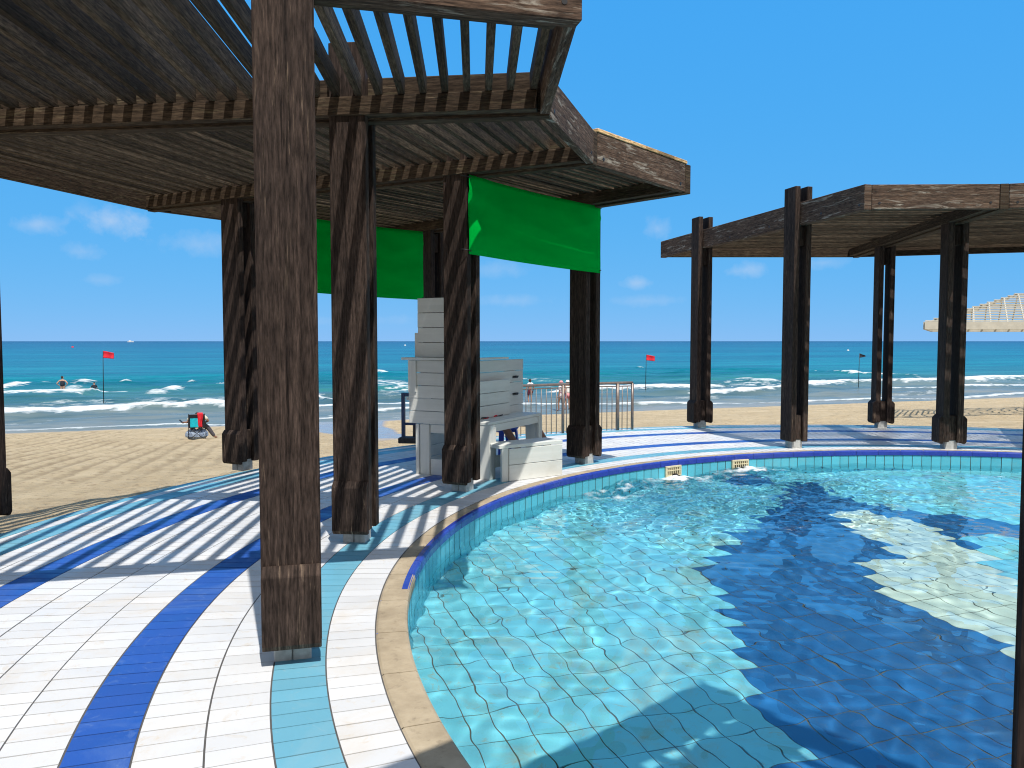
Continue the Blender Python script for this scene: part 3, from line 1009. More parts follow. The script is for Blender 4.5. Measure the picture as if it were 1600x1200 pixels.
# pergola on the far right
g3 = [((4.62, 10.45), (3.09, 16.42)), ((6.36, 10.40), (7.03, 16.42)), ((8.25, 9.9), (10.95, 15.2)), ((9.6, 8.7), (14.3, 12.4))]
perg_right = make_pergola((5.4, 12.0), 'dark timber pergola across the pool at far right', GRP, g3,
                          {0: [(1.53, ()), (4.50, (-1, 1))], 1: [(1.44, (-1, 1)), (4.35, (-1, 1))], 2: [(1.6, (-1, 1)), (4.4, (-1, 1))], 3: [(1.6, (-1, 1)), (4.4, (-1, 1))]},
                          [(0, 1), (1, 2), (2, 3)], endboard=(0,))
# pergola beside the camera: one plank post at the right picture edge, the roof shades the pool below
g2 = [((1.92, 2.48), (-2.73, -1.30)), ((2.160, 2.16), (-2.290, -2.11)), ((3.66, .72), (.75, -4.45)), ((5.65, .15), (5.6, -5.8))]
perg_near = make_pergola((.65, .72), 'near pergola with one dark post cut by the right picture edge', GRP, g2,
                         {1: [(2.06, ()), (4.9, ())], 2: [(1.9, ()), (4.7, ())], 3: [(1.9, ()), (4.7, ())]},
                         [(0, 1), (1, 2), (2, 3)])


# ------------------------------------------------------------------ green banners
def banner(name, label, a, b, zt, zb, sag, fold):
    a = V2(a); b = V2(b)
    L = (b - a).length
    dd = (b - a).normalized()
    nrm = Vector((dd.y, -dd.x, 0))
    mid = (a + b) / 2
    root_z = (zt[0] + zb[0]) / 2
    n, m = 40, 18
    U, Vv = np.meshgrid(np.linspace(0, 1, n), np.linspace(0, 1, m))
    top = zt[0] + (zt[1] - zt[0]) * U - sag * np.sin(np.pi * U)
    bot = zb[0] + (zb[1] - zb[0]) * U - sag * .5 * np.sin(np.pi * U)
    Z = bot + (top - bot) * Vv
    off = fold * (np.sin(U * 9 + Vv * 1.2) * .35 + np.sin(Vv * 5 + U * 3.1) * .5 + (fbm(U * 4, Vv * 3, 21, 3) - .5) * 1.6) * np.sin(np.pi * np.clip(U, .02, .98)) \
        + fold * 1.6 * np.exp(-((U - .06) / .05) ** 2) * np.sin(Vv * 8) + fold * .9 * np.exp(-((U - .93) / .06) ** 2) * np.sin(Vv * 6 + 1) \
        + .010 * np.exp(-((Vv - .82 + .32 * np.sin(np.pi * U)) / .035) ** 2)
    X = a.x + (b.x - a.x) * U + nrm.x * off
    Y = a.y + (b.y - a.y) * U + nrm.y * off
    o = grid_object(name, X - mid.x, Y - mid.y, Z - root_z, M['green'])
    o.location = (mid.x, mid.y, root_z)
    md = o.modifiers.new('thickness', 'SOLIDIFY'); md.thickness = .003
    for q, (zz0, zz1) in ((0, (zt[0], zb[0])), (1, (zt[1], zb[1]))):
        for zz in (zz0 - .03, zz1 + .03):
            e = (a if q == 0 else b) - mid
            sg = 1 if q == 0 else -1
            p0_ = Vector((e.x, e.y, zz - root_z)) + dd * sg * .03
            mb = MB()
            mb.tube([p0_ + nrm * .008, p0_ - dd * sg * .04 + nrm * .006 + Vector((0, 0, .01)), p0_ - dd * sg * .10 - nrm * .05 + Vector((0, 0, .02))], .005, 6)
            mb.build('tie_cord', M['black'], o, 0, True)
    tag(o, label, 'banner', 'green cloth banners under the pergola')
    return o


banner('green_banner', 'bright green cloth banner tied in front of two pool-side posts',
       (-.445, 8.30), (1.14, 10.36), (3.31, 3.325), (2.50, 2.475), .02, .016)
banner('green_banner', 'green cloth banner on the sea side, partly behind the big front post',
       (-3.32, 10.02), (-1.36, 12.28), (3.27, 3.27), (2.28, 2.23), .03, .012)

# ------------------------------------------------------------------ white lifeguard desk, bench, lanyard, stool
DO = Vector((-.27, 9.14, 0))
DANG = math.atan2(.89, .46)
# local frame: +y runs along v (away along the rim), +x points to the pool (minus u)


def desk_root(name):
    r = empty(name, DO, 0)
    r.rotation_euler = (0, 0, DANG - math.pi / 2)
    return r


dk = desk_root('lifeguard_desk')
tag(dk, 'white painted plank desk with tall back boards and a side table, behind the middle post', 'desk')
P = M['paint']


def boards(name, x0, x1, y, z0, z1, n, th_, parent, axis_='x', gap=.006, jit=.002):
    """n horizontal boards stacked between z0 and z1, running along x (or y) at depth y"""
    mb = MB()
    h = (z1 - z0) / n
    for i in range(n):
        z = z0 + h * (i + .5)
        e = random.uniform(-jit, jit)
        if axis_ == 'x':
            mb.bar((x0 + e, y + e, z), (x1 + e, y + e, z), th_, h - gap)
        else:
            mb.bar((y + e, x0 + e, z), (y + e, x1 + e, z), th_, h - gap)
    return mb.build(name, P, parent, .003)


# near wall (faces the viewer)
boards('side_wall', -1.08, -.33, -.02, .61, 1.375, 5, .03, dk)
mb = MB()
mb.bar((-1.04, -.044, .99), (-1.04, -.044, 1.37), .012, .085, (1, 0, 0))
mb.bar((-.985, -.044, .99), (-.985, -.044, 1.37), .016, .035, (1, 0, 0))
mb.bar((-1.17, .02, 1.39), (-.30, .02, 1.39), .17, .028)
mb.build('shelf', P, dk, .003)
boards('tall_back_board', -1.03, -.56, .10, 1.405, 2.12, 4, .03, dk)
mb = MB()
mb.bar((-1.06, .13, 1.405), (-1.06, .13, 1.70), .04, .06, (1, 0, 0))
mb.bar((-1.02, .13, 1.405), (-1.02, .13, 2.10), .03, .05, (1, 0, 0))
mb.build('batten', P, dk, .003)
# lower frame: legs, rails
for (x, y, wx, wy) in ((-.965, .0, .05, .06), (-.86, -.012, .13, .035), (-.045, -.005, .145, .04), (-.965, .9, .05, .08)):
    mb = MB()
    zt = .606 if x < -.1 else .632
    mb.bar((x, y, 0), (x, y, zt), wy, wx, (1, 0, 0))
    mb.build('leg', P, dk, .003)
mb = MB()
mb.bar((-.79, .0, .095), (-.13, .0, .095), .028, .19)
mb.bar((-.79, .0, .555), (-.13, .0, .555), .028, .10)
mb.bar((-.775, .045, .19), (-.775, .045, .50), .03, .03)
mb.build('rail', P, dk, .003)
boards('back_wall', .02, .88, -.95, .04, .60, 4, .026, dk, 'y')
# pool-side tall panels along v
boards('pool_side_wall', .02, 1.58, -.36, .61, 1.365, 5, .03, dk, 'y')
boards('front_panel', .06, 1.02, -.27, .667, 1.12, 3, .035, dk, 'y')
mb = MB()
mb.bar((-.36, .0, 1.385), (-.36, 1.10, 1.385), .10, .026)
mb.build('cap_rail', P, dk, .003)
for z in (.905, 1.13):
    mb = MB()
    mb.tube([(-.338, 1.30, z + .006), (-.315, 1.31, z + .01), (-.31, 1.345, z), (-.315, 1.38, z + .01), (-.338, 1.39, z + .006)], .0075, 6)
    mb.bar((-.341, 1.27, z), (-.341, 1.42, z), .006, .03)
    mb.build('latch', M['black'], dk)
# table
mb = MB()
for i in range(3):
    x = .02 - .127 * i
    mb.bar((x - .065, -.03, .648), (x - .065, 1.42, .648), .122, .034)
mb.build('table_top', P, dk, .004)
mb = MB()
mb.bar((.0, .06, .585), (.0, 1.345, .585), .025, .085)
mb.build('apron', P, dk, .003)
mb = MB()
mb.bar((.0, 1.36, 0), (.0, 1.36, .63), .10, .04, (1, 0, 0))
mb.bar((-.10, 1.33, 0), (-.10, 1.33, .63), .03, .15, (1, 0, 0))
mb.build('leg', P, dk, .003)
mb = MB()
mb.bar((.02, .03, 0), (.02, .03, .63), .10, .03, (1, 0, 0))
mb.bar((.01, .12, 0.12), (.01, .12, .60), .035, .03, (1, 0, 0))
mb.build('leg', P, dk, .003)

# bench / step box in front
BO = V2((-.045, 9.0))
bn = empty('step_bench', BO, 0)
vdir = Vector((.745, .515, 0)).normalized()
bn.rotation_euler = (0, 0, math.atan2(vdir.y, vdir.x))
tag(bn, 'low white painted plank bench with a solid two board front, beside the pool coping', 'bench')
mb = MB()
for i in range(2):
    y = .095 + .17 * i
    mb.bar((-.11, y, .40), (.80, y, .40), .166, .04)
mb.build('seat', P, bn, .004)
boards('front_panel', .02, .79, .02, .0, .375, 2, .03, bn)
for x, y in ((-.025, .035), (.775, .30), (-.03, .30)):
    mb = MB(); mb.bar((x, y, 0), (x, y, .379), .09, .035, (0, 1, 0)); mb.build('leg', P, bn, .003)
mb = MB(); mb.bar((-.06, .28, .2), (.75, .28, .2), .025, .14); mb.build('stretcher', P, bn, .003)

# lanyard on the table
def loc2w(root, p):
    return root.location + root.rotation_euler.to_matrix() @ (Vector(p) * root.scale.x)


ly = empty('lanyard', loc2w(dk, (-.20, .30, .666)), dk.rotation_euler.z)
tag(ly, 'red and black cord lanyard lying on the white desk table', 'lanyard')
mb = MB()
pts = [(-.05 + .03 * math.sin(t * 1.9) - .02 * t / 6, -.22 + t * .075, .008 + .006 * math.sin(t * 2.7)) for t in np.linspace(0, 8.5, 60)]
mb.tube(pts, .009, 6)
mb.build('cord', M['red'], ly, 0, True)
mb = MB()
pts = [(-.06 - .025 * math.sin(t * 1.3), -.24 + t * .085, .01 + .006 * math.cos(t * 2.1)) for t in np.linspace(0, 8.5, 50)]
mb.tube(pts, .008, 6)
mb.build('black_cord', M['black'], ly, 0, True)


# ------------------------------------------------------------------ people
def figure(name, label, loc, heading, J, skin, clothes, hair=None, hat=None, scale=1.0, group=None, fingers=True):
    """J: joint positions in metres, facing +y; clothes: [(name, material, [(joint a, joint b, radius a, radius b)])]"""
    base = {
        'pelvis': (0, 0, .95), 'spine': (0, .0, 1.12), 'chest': (0, 0, 1.31), 'neck': (0, .0, 1.46), 'chin': (0, .02, 1.535), 'head': (0, .015, 1.62), 'crown': (0, 0, 1.685),
        'hipL': (-.085, 0, .90), 'kneeL': (-.095, .01, .49), 'ankleL': (-.1, -.02, .08), 'toeL': (-.115, .14, .03),
        'hipR': (.085, 0, .90), 'kneeR': (.095, .01, .49), 'ankleR': (.1, -.02, .08), 'toeR': (.115, .14, .03),
        'shoulderL': (-.165, 0, 1.395), 'elbowL': (-.23, -.03, 1.12), 'wristL': (-.245, .04, .88),
        'shoulderR': (.165, 0, 1.395), 'elbowR': (.23, -.03, 1.12), 'wristR': (.245, .04, .88)}
    base.update({q: v for q, v in J.items() if q != 'face'})
    rad = {'pelvis': .125, 'spine': .105, 'chest': .125, 'neck': .05, 'chin': .062, 'head': .09, 'crown': .055, 'hip': .088, 'knee': .056, 'ankle': .037, 'toe': .028,
           'shoulder': .058, 'elbow': .042, 'wrist': .027}
    edges = [('pelvis', 'spine'), ('spine', 'chest'), ('chest', 'neck'), ('neck', 'chin'), ('chin', 'head'), ('head', 'crown')]
    for s in 'LR':
        edges += [('pelvis', 'hip' + s), ('hip' + s, 'knee' + s), ('knee' + s, 'ankle' + s), ('ankle' + s, 'toe' + s),
                  ('chest', 'shoulder' + s), ('shoulder' + s, 'elbow' + s), ('elbow' + s, 'wrist' + s)]
    names = list(base.keys())
    vs = [Vector(base[n_]) for n_ in names]
    rs = [rad[n_.rstrip('LR')] for n_ in names]
    es = [(names.index(a), names.index(b)) for a, b in edges]
    # thicker calf and forearm points
    for s in 'LR':
        for a, b, f, r in (('knee', 'ankle', .3, .056), ('elbow', 'wrist', .25, .041)):
            ia, ib = names.index(a + s), names.index(b + s)
            es.remove((ia, ib)); vs.append(vs[ia].lerp(vs[ib], f)); rs.append(r)
            es += [(ia, len(vs) - 1), (len(vs) - 1, ib)]
        # hand: palm, four fingers, thumb
        iw, ie = names.index('wrist' + s), names.index('elbow' + s)
        dr = (vs[iw] - vs[ie]).normalized()
        up = Vector((0, 0, 1)) if abs(dr.z) < .8 else Vector((0, 1, 0))
        wd = dr.cross(up).normalized(); th_ = wd.cross(dr)
        pm = vs[iw] + dr * .06; vs.append(pm); rs.append(.03); ip = len(vs) - 1; es.append((iw, ip))
        if fingers:
            for q, ln in zip((-1.5, -.5, .5, 1.5), (.062, .075, .078, .066)):
                a = pm + wd * q * .017 + dr * .035
                b = a + dr * ln * .55 - th_ * .008; c_ = b + dr * ln * .45 - th_ * .022
                b0 = len(vs); vs += [a, b, c_]; rs += [.0105, .009, .0075]
                es += [(ip, b0), (b0, b0 + 1), (b0 + 1, b0 + 2)]
            a = pm - wd * .04 - dr * .01; b = a - wd * .015 + dr * .035
            b0 = len(vs); vs += [a, b]; rs += [.012, .009]; es += [(ip, b0), (b0, b0 + 1)]
    # nose and ears
    hd = Vector(base['head']); ch = Vector(base['chin'])
    fwd = Vector(J.get('face', (0, 1, 0))).normalized()
    sd = fwd.cross(Vector((0, 0, 1))).normalized()
    ih = names.index('head')
    root = empty(name, loc, heading)
    root.scale = (scale,) * 3
    tag(root, label, 'person', group)

    def skin_mesh(nm, v, e, r, mat, rooti=0, parent=root, lev=1):
        me = bpy.data.meshes.new(nm)
        me.from_pydata([tuple(p) for p in v], e, [])
        o = bpy.data.objects.new(nm, me)
        COL.objects.link(o); o.parent = parent
        sk = o.modifiers.new('skin', 'SKIN'); sk.use_smooth_shade = True
        for q, dv in enumerate(me.skin_vertices[0].data):
            dv.radius = (r[q], r[q]); dv.use_root = (q == rooti)
        sb = o.modifiers.new('sub', 'SUBSURF'); sb.levels = lev; sb.render_levels = lev
        me.materials.append(mat)
        return o
    body = skin_mesh('body', vs, es, rs, skin, 0, root, 2)
    mb = MB()
    f0 = hd + fwd * .083
    mb.tube([f0 + Vector((0, 0, .02)), f0 + fwd * .012, f0 + fwd * .022 + Vector((0, 0, -.018)), f0 - fwd * .004 + Vector((0, 0, -.03))], [.006, .010, .013, .008], 6)
    for q in (-1, 1):
        e_ = hd + sd * q * .088 - Vector((0, 0, .01))
        mb.tube([e_ + Vector((0, 0, .03)), e_ + sd * q * .012, e_ - Vector((0, 0, .03))], [.008, .016, .008], 6)
    mb.build('nose_and_ears', skin, body, 0, True)
    mb = MB()
    for q in (-1, 1):
        e_ = hd + fwd * .082 + sd * q * .033 + Vector((0, 0, .012))
        mb.tube([e_ - sd * .012, e_ + fwd * .004, e_ + sd * .012], [.003, .007, .003], 6)
    m_ = hd + fwd * .078 - Vector((0, 0, .052))
    mb.tube([m_ - sd * .024, m_ + fwd * .006, m_ + sd * .024], [.003, .006, .003], 6)
    mb.build('eyes_and_mouth', M['hair'], body, 0, True)
    for nm, mt, segs in clothes:
        vv, ee, rr, key = [], [], [], {}
        for a, b, ra, rb in segs:
            for q, r in ((a, ra), (b, rb)):
                if q not in key:
                    pos = Vector(base[q]) if isinstance(q, str) else Vector(q)
                    key[q] = len(vv); vv.append(pos); rr.append(r)
            ee.append((key[a], key[b]))
        skin_mesh(nm, vv, ee, rr, mt, 0, root, 2)
    if hair:
        bk = -fwd
        pts = [hd + fwd * .03 + Vector((0, 0, .055)), hd + bk * .03 + Vector((0, 0, .05)), hd + bk * .045 + Vector((0, 0, -.02))]
        rr = [.062, .088, .078]
        for q in range(hair - 1):
            pts.append(pts[-1] + Vector((0, 0, -.085)) + bk * .012); rr.append(.06 - .012 * q)
        skin_mesh('hair', pts, [(q, q + 1) for q in range(len(pts) - 1)], rr, M['hair'], 0, root, 2)
    if hat:
        mb = MB()
        tp = hd + Vector((0, 0, .03))
        mb.tube([tp + Vector((0, 0, -.005)), tp, tp + Vector((0, 0, .012)), tp + Vector((0, 0, .07)), tp + Vector((0, 0, .095))], [.17, .18, .10, .092, .05], 18)
        mb.build('hat', hat, root, 0, True)
    return root


def seapt(px, py):
    return on_plane(px, py, SEA_Z)


def facing(p, away=True, dx=0.0):
    d = Vector((p.x, p.y, 0)).normalized()
    if not away: d = -d
    return math.atan2(d.y, d.x) - math.pi / 2 + dx


# woman with hands on hips, thigh deep
p = seapt(98, 611.5)
figure('person', 'woman in black swimsuit standing in the surf, hands on hips', (p.x, p.y, SEA_Z - .66), facing(p, True, -.25),
       {'elbowL': (-.36, -.08, 1.17), 'wristL': (-.19, .03, 1.0), 'elbowR': (.36, -.08, 1.17), 'wristR': (.19, .03, 1.0), 'face': (.5, 1, 0)},
       M['skin'], [('swimsuit', M['navy'], [('pelvis', 'spine', .175, .165), ('spine', 'chest', .165, .185), ('chest', (-.09, 0, 1.42), .185, .06), ('chest', (.09, 0, 1.42), .185, .06)])],
       hair=2, scale=1.1)
# child sitting low in the water
p = seapt(147.5, 611.5)
figure('person', 'dark haired child in black shirt, chest deep beside the red flag pole', (p.x, p.y, SEA_Z - .74), facing(p, True, .2),
       {'elbowL': (-.30, .12, 1.14), 'wristL': (-.38, .26, 1.02), 'elbowR': (.27, .10, 1.12), 'wristR': (.25, .25, .98)},
       M['skin'], [('shirt', M['navy'], [('pelvis', 'spine', .145, .13), ('spine', 'chest', .13, .145), ('chest', 'neck', .13, .065), ('chest', 'shoulderL', .13, .075), ('chest', 'shoulderR', .13, .075), ('shoulderL', (-.24, .06, 1.24), .075, .06), ('shoulderR', (.23, .05, 1.24), .075, .06)])],
       hair=1, scale=.86)
# people walking along the water's edge
p = seapt(828, 628.5)
figure('person', 'dark haired bather with white towel and maroon shorts, wading beyond the railing', (p.x, p.y, SEA_Z - .18), facing(p, True, .3),
       {'elbowR': (.27, .02, 1.13), 'wristR': (.25, .12, .92), 'kneeL': (-.1, .06, .49), 'ankleL': (-.1, -.1, .1)},
       M['tanskin'], [('shorts', M['maroon'], [('pelvis', 'hipL', .14, .105), ('pelvis', 'hipR', .14, .105), ('hipL', (-.095, .03, .62), .105, .085), ('hipR', (.095, .01, .62), .105, .085), ('pelvis', 'spine', .14, .115)]),
                      ('towel', M['white'], [('shoulderL', (0, -.04, 1.42), .075, .085), ((0, -.04, 1.42), 'shoulderR', .085, .075), ('shoulderL', (-.22, -.02, 1.2), .075, .06), ('shoulderR', (.24, -.01, 1.2), .075, .06)])],
       hair=3, scale=1.0)
p = on_plane(877, 642.5, SEA_Z + .02)
figure('person', 'person in pink hat and white patterned dress walking behind the railing', (p.x, p.y, SEA_Z + .02), facing(p, True, 1.0),
       {'kneeL': (-.09, .14, .50), 'ankleL': (-.09, .10, .08), 'toeL': (-.1, .25, .03), 'kneeR': (.09, .0, .48), 'ankleR': (.09, -.16, .12), 'toeR': (.1, -.02, .03)},
       M['tanskin'], [('dress', M['dress'], [('chest', 'spine', .15, .14), ('spine', 'pelvis', .14, .19), ('pelvis', (0, .0, .72), .19, .20), ('chest', 'shoulderL', .15, .085), ('chest', 'shoulderR', .15, .085), ('shoulderL', (-.25, -.02, 1.2), .085, .08), ('shoulderR', (.25, -.02, 1.2), .085, .08)])],
       hair=1, hat=M['pink'], scale=1.0)
p = on_plane(887, 640.5, SEA_Z + .0)
figure('person', 'person in a white sun hat and pale top, mostly hidden behind the farther pool-side post', (p.x, p.y, SEA_Z - .0), facing(p, True, .6),
       {'kneeL': (-.09, .1, .50), 'ankleL': (-.09, .02, .08)},
       M['skin'], [('top', M['white'], [('chest', 'spine', .15, .135), ('spine', 'pelvis', .135, .15), ('chest', 'shoulderL', .15, .08), ('chest', 'shoulderR', .15, .08)]),
                   ('shorts', M['pink'], [('pelvis', 'hipL', .14, .105), ('pelvis', 'hipR', .14, .105), ('hipL', (-.095, .03, .62), .105, .085), ('hipR', (.095, .01, .62), .105, .085)])],
       hair=1, hat=M['white'], scale=1.0)

# blue plastic stool and the person sitting behind the desk
st = empty('plastic_stool', (-.10, 11.0, 0), R_(30))
st.scale = (1.12,) * 3
tag(st, 'bright blue plastic stool under the person behind the white desk', 'stool')
mb = MB()
n = 20
prof = [(.0, .385), (.15, .385), (.168, .378), (.172, .36), (.16, .345)]
for (ra, za), (rb, zb) in zip(prof[:-1], prof[1:]):
    for i in range(n):
        a0, a1 = 2 * math.pi * i / n, 2 * math.pi * (i + 1) / n
        mb.face([(ra * math.cos(a0), ra * math.sin(a0), za), (rb * math.cos(a0), rb * math.sin(a0), zb), (rb * math.cos(a1), rb * math.sin(a1), zb), (ra * math.cos(a1), ra * math.sin(a1), za)])
mb.build('seat', M['stoolblue'], st, 0, True)
for i in range(4):
    a = math.pi / 4 + i * math.pi / 2
    c, s = math.cos(a), math.sin(a)
    mb = MB(); mb.bar((c * .19, s * .19, 0), (c * .14, s * .14, .36), .065, .022, (c, s, 0)); mb.build('leg', M['stoolblue'], st, .004)
mb = MB()
for i in range(4):
    a = math.pi / 4 + i * math.pi / 2; b = a + math.pi / 2
    mb.bar((math.cos(a) * .15, math.sin(a) * .15, .335), (math.cos(b) * .15, math.sin(b) * .15, .335), .02, .05)
mb.build('apron', M['stoolblue'], st, .003)

figure('person', 'bare legged person on the blue stool, mostly hidden behind the white desk', (-.10, 11.0, .03), -1.75,
       {'pelvis': (0, -.02, .50), 'spine': (0, -.04, .67), 'chest': (0, .0, .86), 'neck': (0, .05, 1.0), 'chin': (0, .09, 1.06), 'head': (0, .085, 1.14), 'crown': (0, .07, 1.2),
        'hipL': (-.09, .02, .47), 'kneeL': (-.16, .38, .42), 'ankleL': (-.17, .62, .07), 'toeL': (-.17, .76, .03),
        'hipR': (.10, .0, .47), 'kneeR': (.36, .06, .43), 'ankleR': (.37, .30, .07), 'toeR': (.37, .44, .03),
        'shoulderL': (-.165, .0, .95), 'elbowL': (-.2, .1, .70), 'wristL': (-.12, .17, .58), 'shoulderR': (.165, .0, .95), 'elbowR': (.2, .0, .70), 'wristR': (.12, .17, .58)},
       M['tanskin'], [('shorts', M['navy'], [('pelvis', 'hipL', .135, .10), ('pelvis', 'hipR', .135, .10), ('hipL', (-.12, .2, .455), .10, .085), ('hipR', (.22, .03, .455), .10, .085)]),
                      ('shirt', M['white'], [('spine', 'chest', .125, .14), ('pelvis', 'spine', .13, .125), ('chest', 'shoulderL', .14, .075), ('chest', 'shoulderR', .14, .075)])],
       hair=1)

# ------------------------------------------------------------------ beach chair with the reader
def on_sand(px, py):
    d = ray(px, py)
    t = 5.0
    for _ in range(4000):
        x, y, z = d.x * t, d.y * t, EYE + d.z * t
        if z <= float(sand_z(x, y)):
            break
        t += .02
    return Vector((x, y, z))


cp = on_sand(308, 686.5)
cz = cp.z - .01
rz = facing(cp, True, -.02)
bc = empty('camping_chair', (cp.x, cp.y, cz), rz)
bc.scale = (.95,) * 3
tag(bc, 'folding beach chair with black and turquoise back on the sand', 'chair')
mb = MB()
mb.bar((0, -.10, .70), (0, -.16, .90), .52, .012, (0, 1, 0))
mb.build('back_rest', M['navy'], bc, .003)
mb = MB()
mb.bar((-.06, -.118, .45), (-.06, -.145, .76), .30, .012, (0, 1, 0))
mb.build('back_panel', M['teal'], bc, .003)
mb = MB()
mb.bar((.17, -.07, .42), (.17, -.10, .76), .17, .012, (0, 1, 0))
mb.bar((-.235, -.07, .42), (-.235, -.10, .76), .05, .012, (0, 1, 0))
mb.bar((0, -.07, .44), (0, .40, .46), .50, .015, (0, 0, 1))
mb.build('seat', M['navy'], bc, .003)
mb = MB()
for s in (-1, 1):
    mb.tube([(s * .27, -.10, 0), (-s * .25, -.04, .44)], .011, 6)
    mb.tube([(s * .27, .42, 0), (-s * .25, .38, .46)], .011, 6)
    mb.tube([(s * .27, -.05, 0), (s * .26, -.16, .92)], .012, 6)
    mb.tube([(s * .29, -.1, .62), (s * .29, .4, .60)], .02, 6)
    mb.tube([(s * .29, .4, .60), (s * .27, .42, 0)], .011, 6)
mb.build('frame', M['black'], bc)

tw = empty('towel', (cp.x, cp.y, cz), rz)
tw.scale = (.95,) * 3
tag(tw, 'red towel slung over the right side of the beach chair back', 'towel')
n, m = 12, 16
U, Vv = np.meshgrid(np.linspace(-1, 1, n), np.linspace(0, 1, m))
Xt = .115 + U * (.095 - .045 * Vv) + .01 * np.sin(Vv * 7)
Zt = .93 - .48 * Vv + .012 * np.cos(U * 2)
Yt = -.185 + .05 * Vv - .03 * np.sin(U * 4 + Vv * 3) * .6
o = grid_object('cloth', Xt, Yt, Zt, M['red'], parent=tw)
md = o.modifiers.new('thickness', 'SOLIDIFY'); md.thickness = .03; md.offset = 0
mb = MB()
mb.bar((.03, -.06, .935), (.20, -.06, .935), .22, .02)
mb.build('top_fold', M['red'], tw, .006)

bg_ = empty('beach_bag', loc2w(bc, (-.01, .12, 0)), rz)
bg_.scale = (1.08,) * 3
tag(bg_, 'blue and white patterned cloth bag lying under the beach chair', 'bag')
mb = MB()
n = 16; rings_ = [(0.0, .01), (.20, .02), (.30, .10), (.29, .20), (.20, .29), (.06, .33)]
for (ra, za), (rb, zb) in zip(rings_[:-1], rings_[1:]):
    for i in range(n):
        a0, a1 = 2 * math.pi * i / n, 2 * math.pi * (i + 1) / n
        f = lambda r, a, z: (r * 1.12 * math.cos(a) * (1 + .1 * math.sin(3 * a)), r * .62 * math.sin(a), z * (1 + .08 * math.sin(2 * a + 1)))
        mb.face([f(ra, a0, za), f(rb, a0, zb), f(rb, a1, zb), f(ra, a1, za)][::-1])
mb.build('pouch', M['bagcloth'], bg_, 0, True)
mb = MB()
mb.tube([(-.15, 0, .27), (-.1, .03, .36), (.05, .03, .37), (.12, 0, .27)], .012, 6)
mb.build('handle', M['navy'], bg_, 0, True)

figure('person', 'person in dark trousers sitting in the beach chair holding a tablet', loc2w(bc, (.02, .06, 0)), rz,
       {'pelvis': (0, .12, .56), 'spine': (0, .06, .70), 'chest': (0, .04, .80), 'neck': (0, .17, .845), 'chin': (0, .24, .80), 'head': (0, .28, .825), 'crown': (0, .31, .86), 'face': (0, 1, -.6),
        'hipL': (-.1, .16, .53), 'kneeL': (-.17, .55, .56), 'ankleL': (-.2, .75, .12), 'toeL': (-.22, .9, .06),
        'hipR': (.12, .14, .53), 'kneeR': (.33, .26, .40), 'ankleR': (.56, .14, .06), 'toeR': (.64, .24, .03),
        'shoulderL': (-.2, .08, .80), 'elbowL': (-.33, .10, .60), 'wristL': (-.42, .20, .60), 'shoulderR': (.2, .06, .80), 'elbowR': (.36, .08, .64), 'wristR': (.28, .26, .58)},
       M['tanskin'], [('shirt', M['shirt'], [('spine', 'chest', .13, .15), ('pelvis', 'spine', .14, .13), ('chest', 'shoulderL', .15, .085), ('chest', 'shoulderR', .15, .085), ('shoulderL', (-.3, .09, .66), .085, .07), ('shoulderR', (.33, .07, .68), .085, .07)]),
                      ('trousers', M['trousers'], [('pelvis', 'hipL', .135, .11), ('pelvis', 'hipR', .135, .11), ('hipL', 'kneeL', .11, .08), ('hipR', 'kneeR', .11, .085), ('kneeL', 'ankleL', .08, .055), ('kneeR', 'ankleR', .085, .06)])],
       hair=1, scale=.95)
tb = empty('tablet', loc2w(bc, (-.50, .28, .62)), rz)
tb.scale = (.95,) * 3
tag(tb, 'dark tablet held out at the left of the beach chair', 'tablet')
mb = MB(); mb.bar((.06, 0, -.06), (-.07, .03, .07), .02, .13, (0, 1, .2)); mb.build('case', M['black'], tb, .006)
mb = MB(); mb.bar((.045, -.072, -.045), (-.055, -.045, .055), .014, .006, (0, 1, .2)); mb.build('screen', M['navy'], tb)

# ------------------------------------------------------------------ railing and barrier
rl = empty('railing', pol(9.62, R_(118)))
tag(rl, 'brown steel railing with thin upright bars along the sea edge of the deck', 'railing')
base = pol(9.62, R_(118))


def rp(a, z): return pol(9.62, R_(a), z) - base


A0, A1 = 110.3, 133.0
mb = MB()
mb.tube([rp(a, .85) for a in np.linspace(A0, A1, 24)], .024, 8)
mb.tube([rp(a, .79) for a in np.linspace(A0, A1, 24)], .012, 6)
mb.build('hand_rail', M['steel'], rl, 0, True)
for a in (A0, 112.1, 118.8, 125.5, 133):
    mb = MB()
    r_ = .026 if a != 112.1 else .034
    mb.tube([rp(a, -.03), rp(a, .84)], r_, 8)
    mb.build('upright', M['steel'], rl, 0, True)
a = A0 + .62
while a < A1 - .3:
    if min(abs(a - q) for q in (112.1, 118.8, 125.5)) > .3:
        mb = MB(); mb.tube([rp(a, -.02), rp(a, .80)], .0085, 6); mb.build('bar', M['steel'], rl, 0, True)
    a += .62

bf = empty('barrier_frame', (-1.71, 12.5, 0), R_(-8))
tag(bf, 'dark blue metal barrier frame left of the white desk', 'barrier')
mb = MB()
mb.bar((0, 0, 0), (0, 0, .79), .055, .055, (1, 0, 0))
mb.bar((.0275, 0, .76), (.9, 0, .76), .05, .055)
mb.bar((.0275, 0, .30), (.9, 0, .30), .04, .04)
mb.bar((.93, 0, 0), (.93, 0, .79), .055, .055, (1, 0, 0))
mb.build('frame', M['bluemetal'], bf, .004)
mb = MB(); mb.bar((.06, -.033, .70), (.45, -.033, .70), .006, .05); mb.build('plate', M['white'], bf)
mb = MB(); mb.tube([(.17, .1, 0), (.17, .1, .95)], .045, 10); mb.build('upright', M['steel'], bf, 0, True)
mb = MB(); mb.bar((-.06, .02, .045), (.9, .02, .045), .26, .09); mb.build('base_block', M['darkblock'], bf, .01)


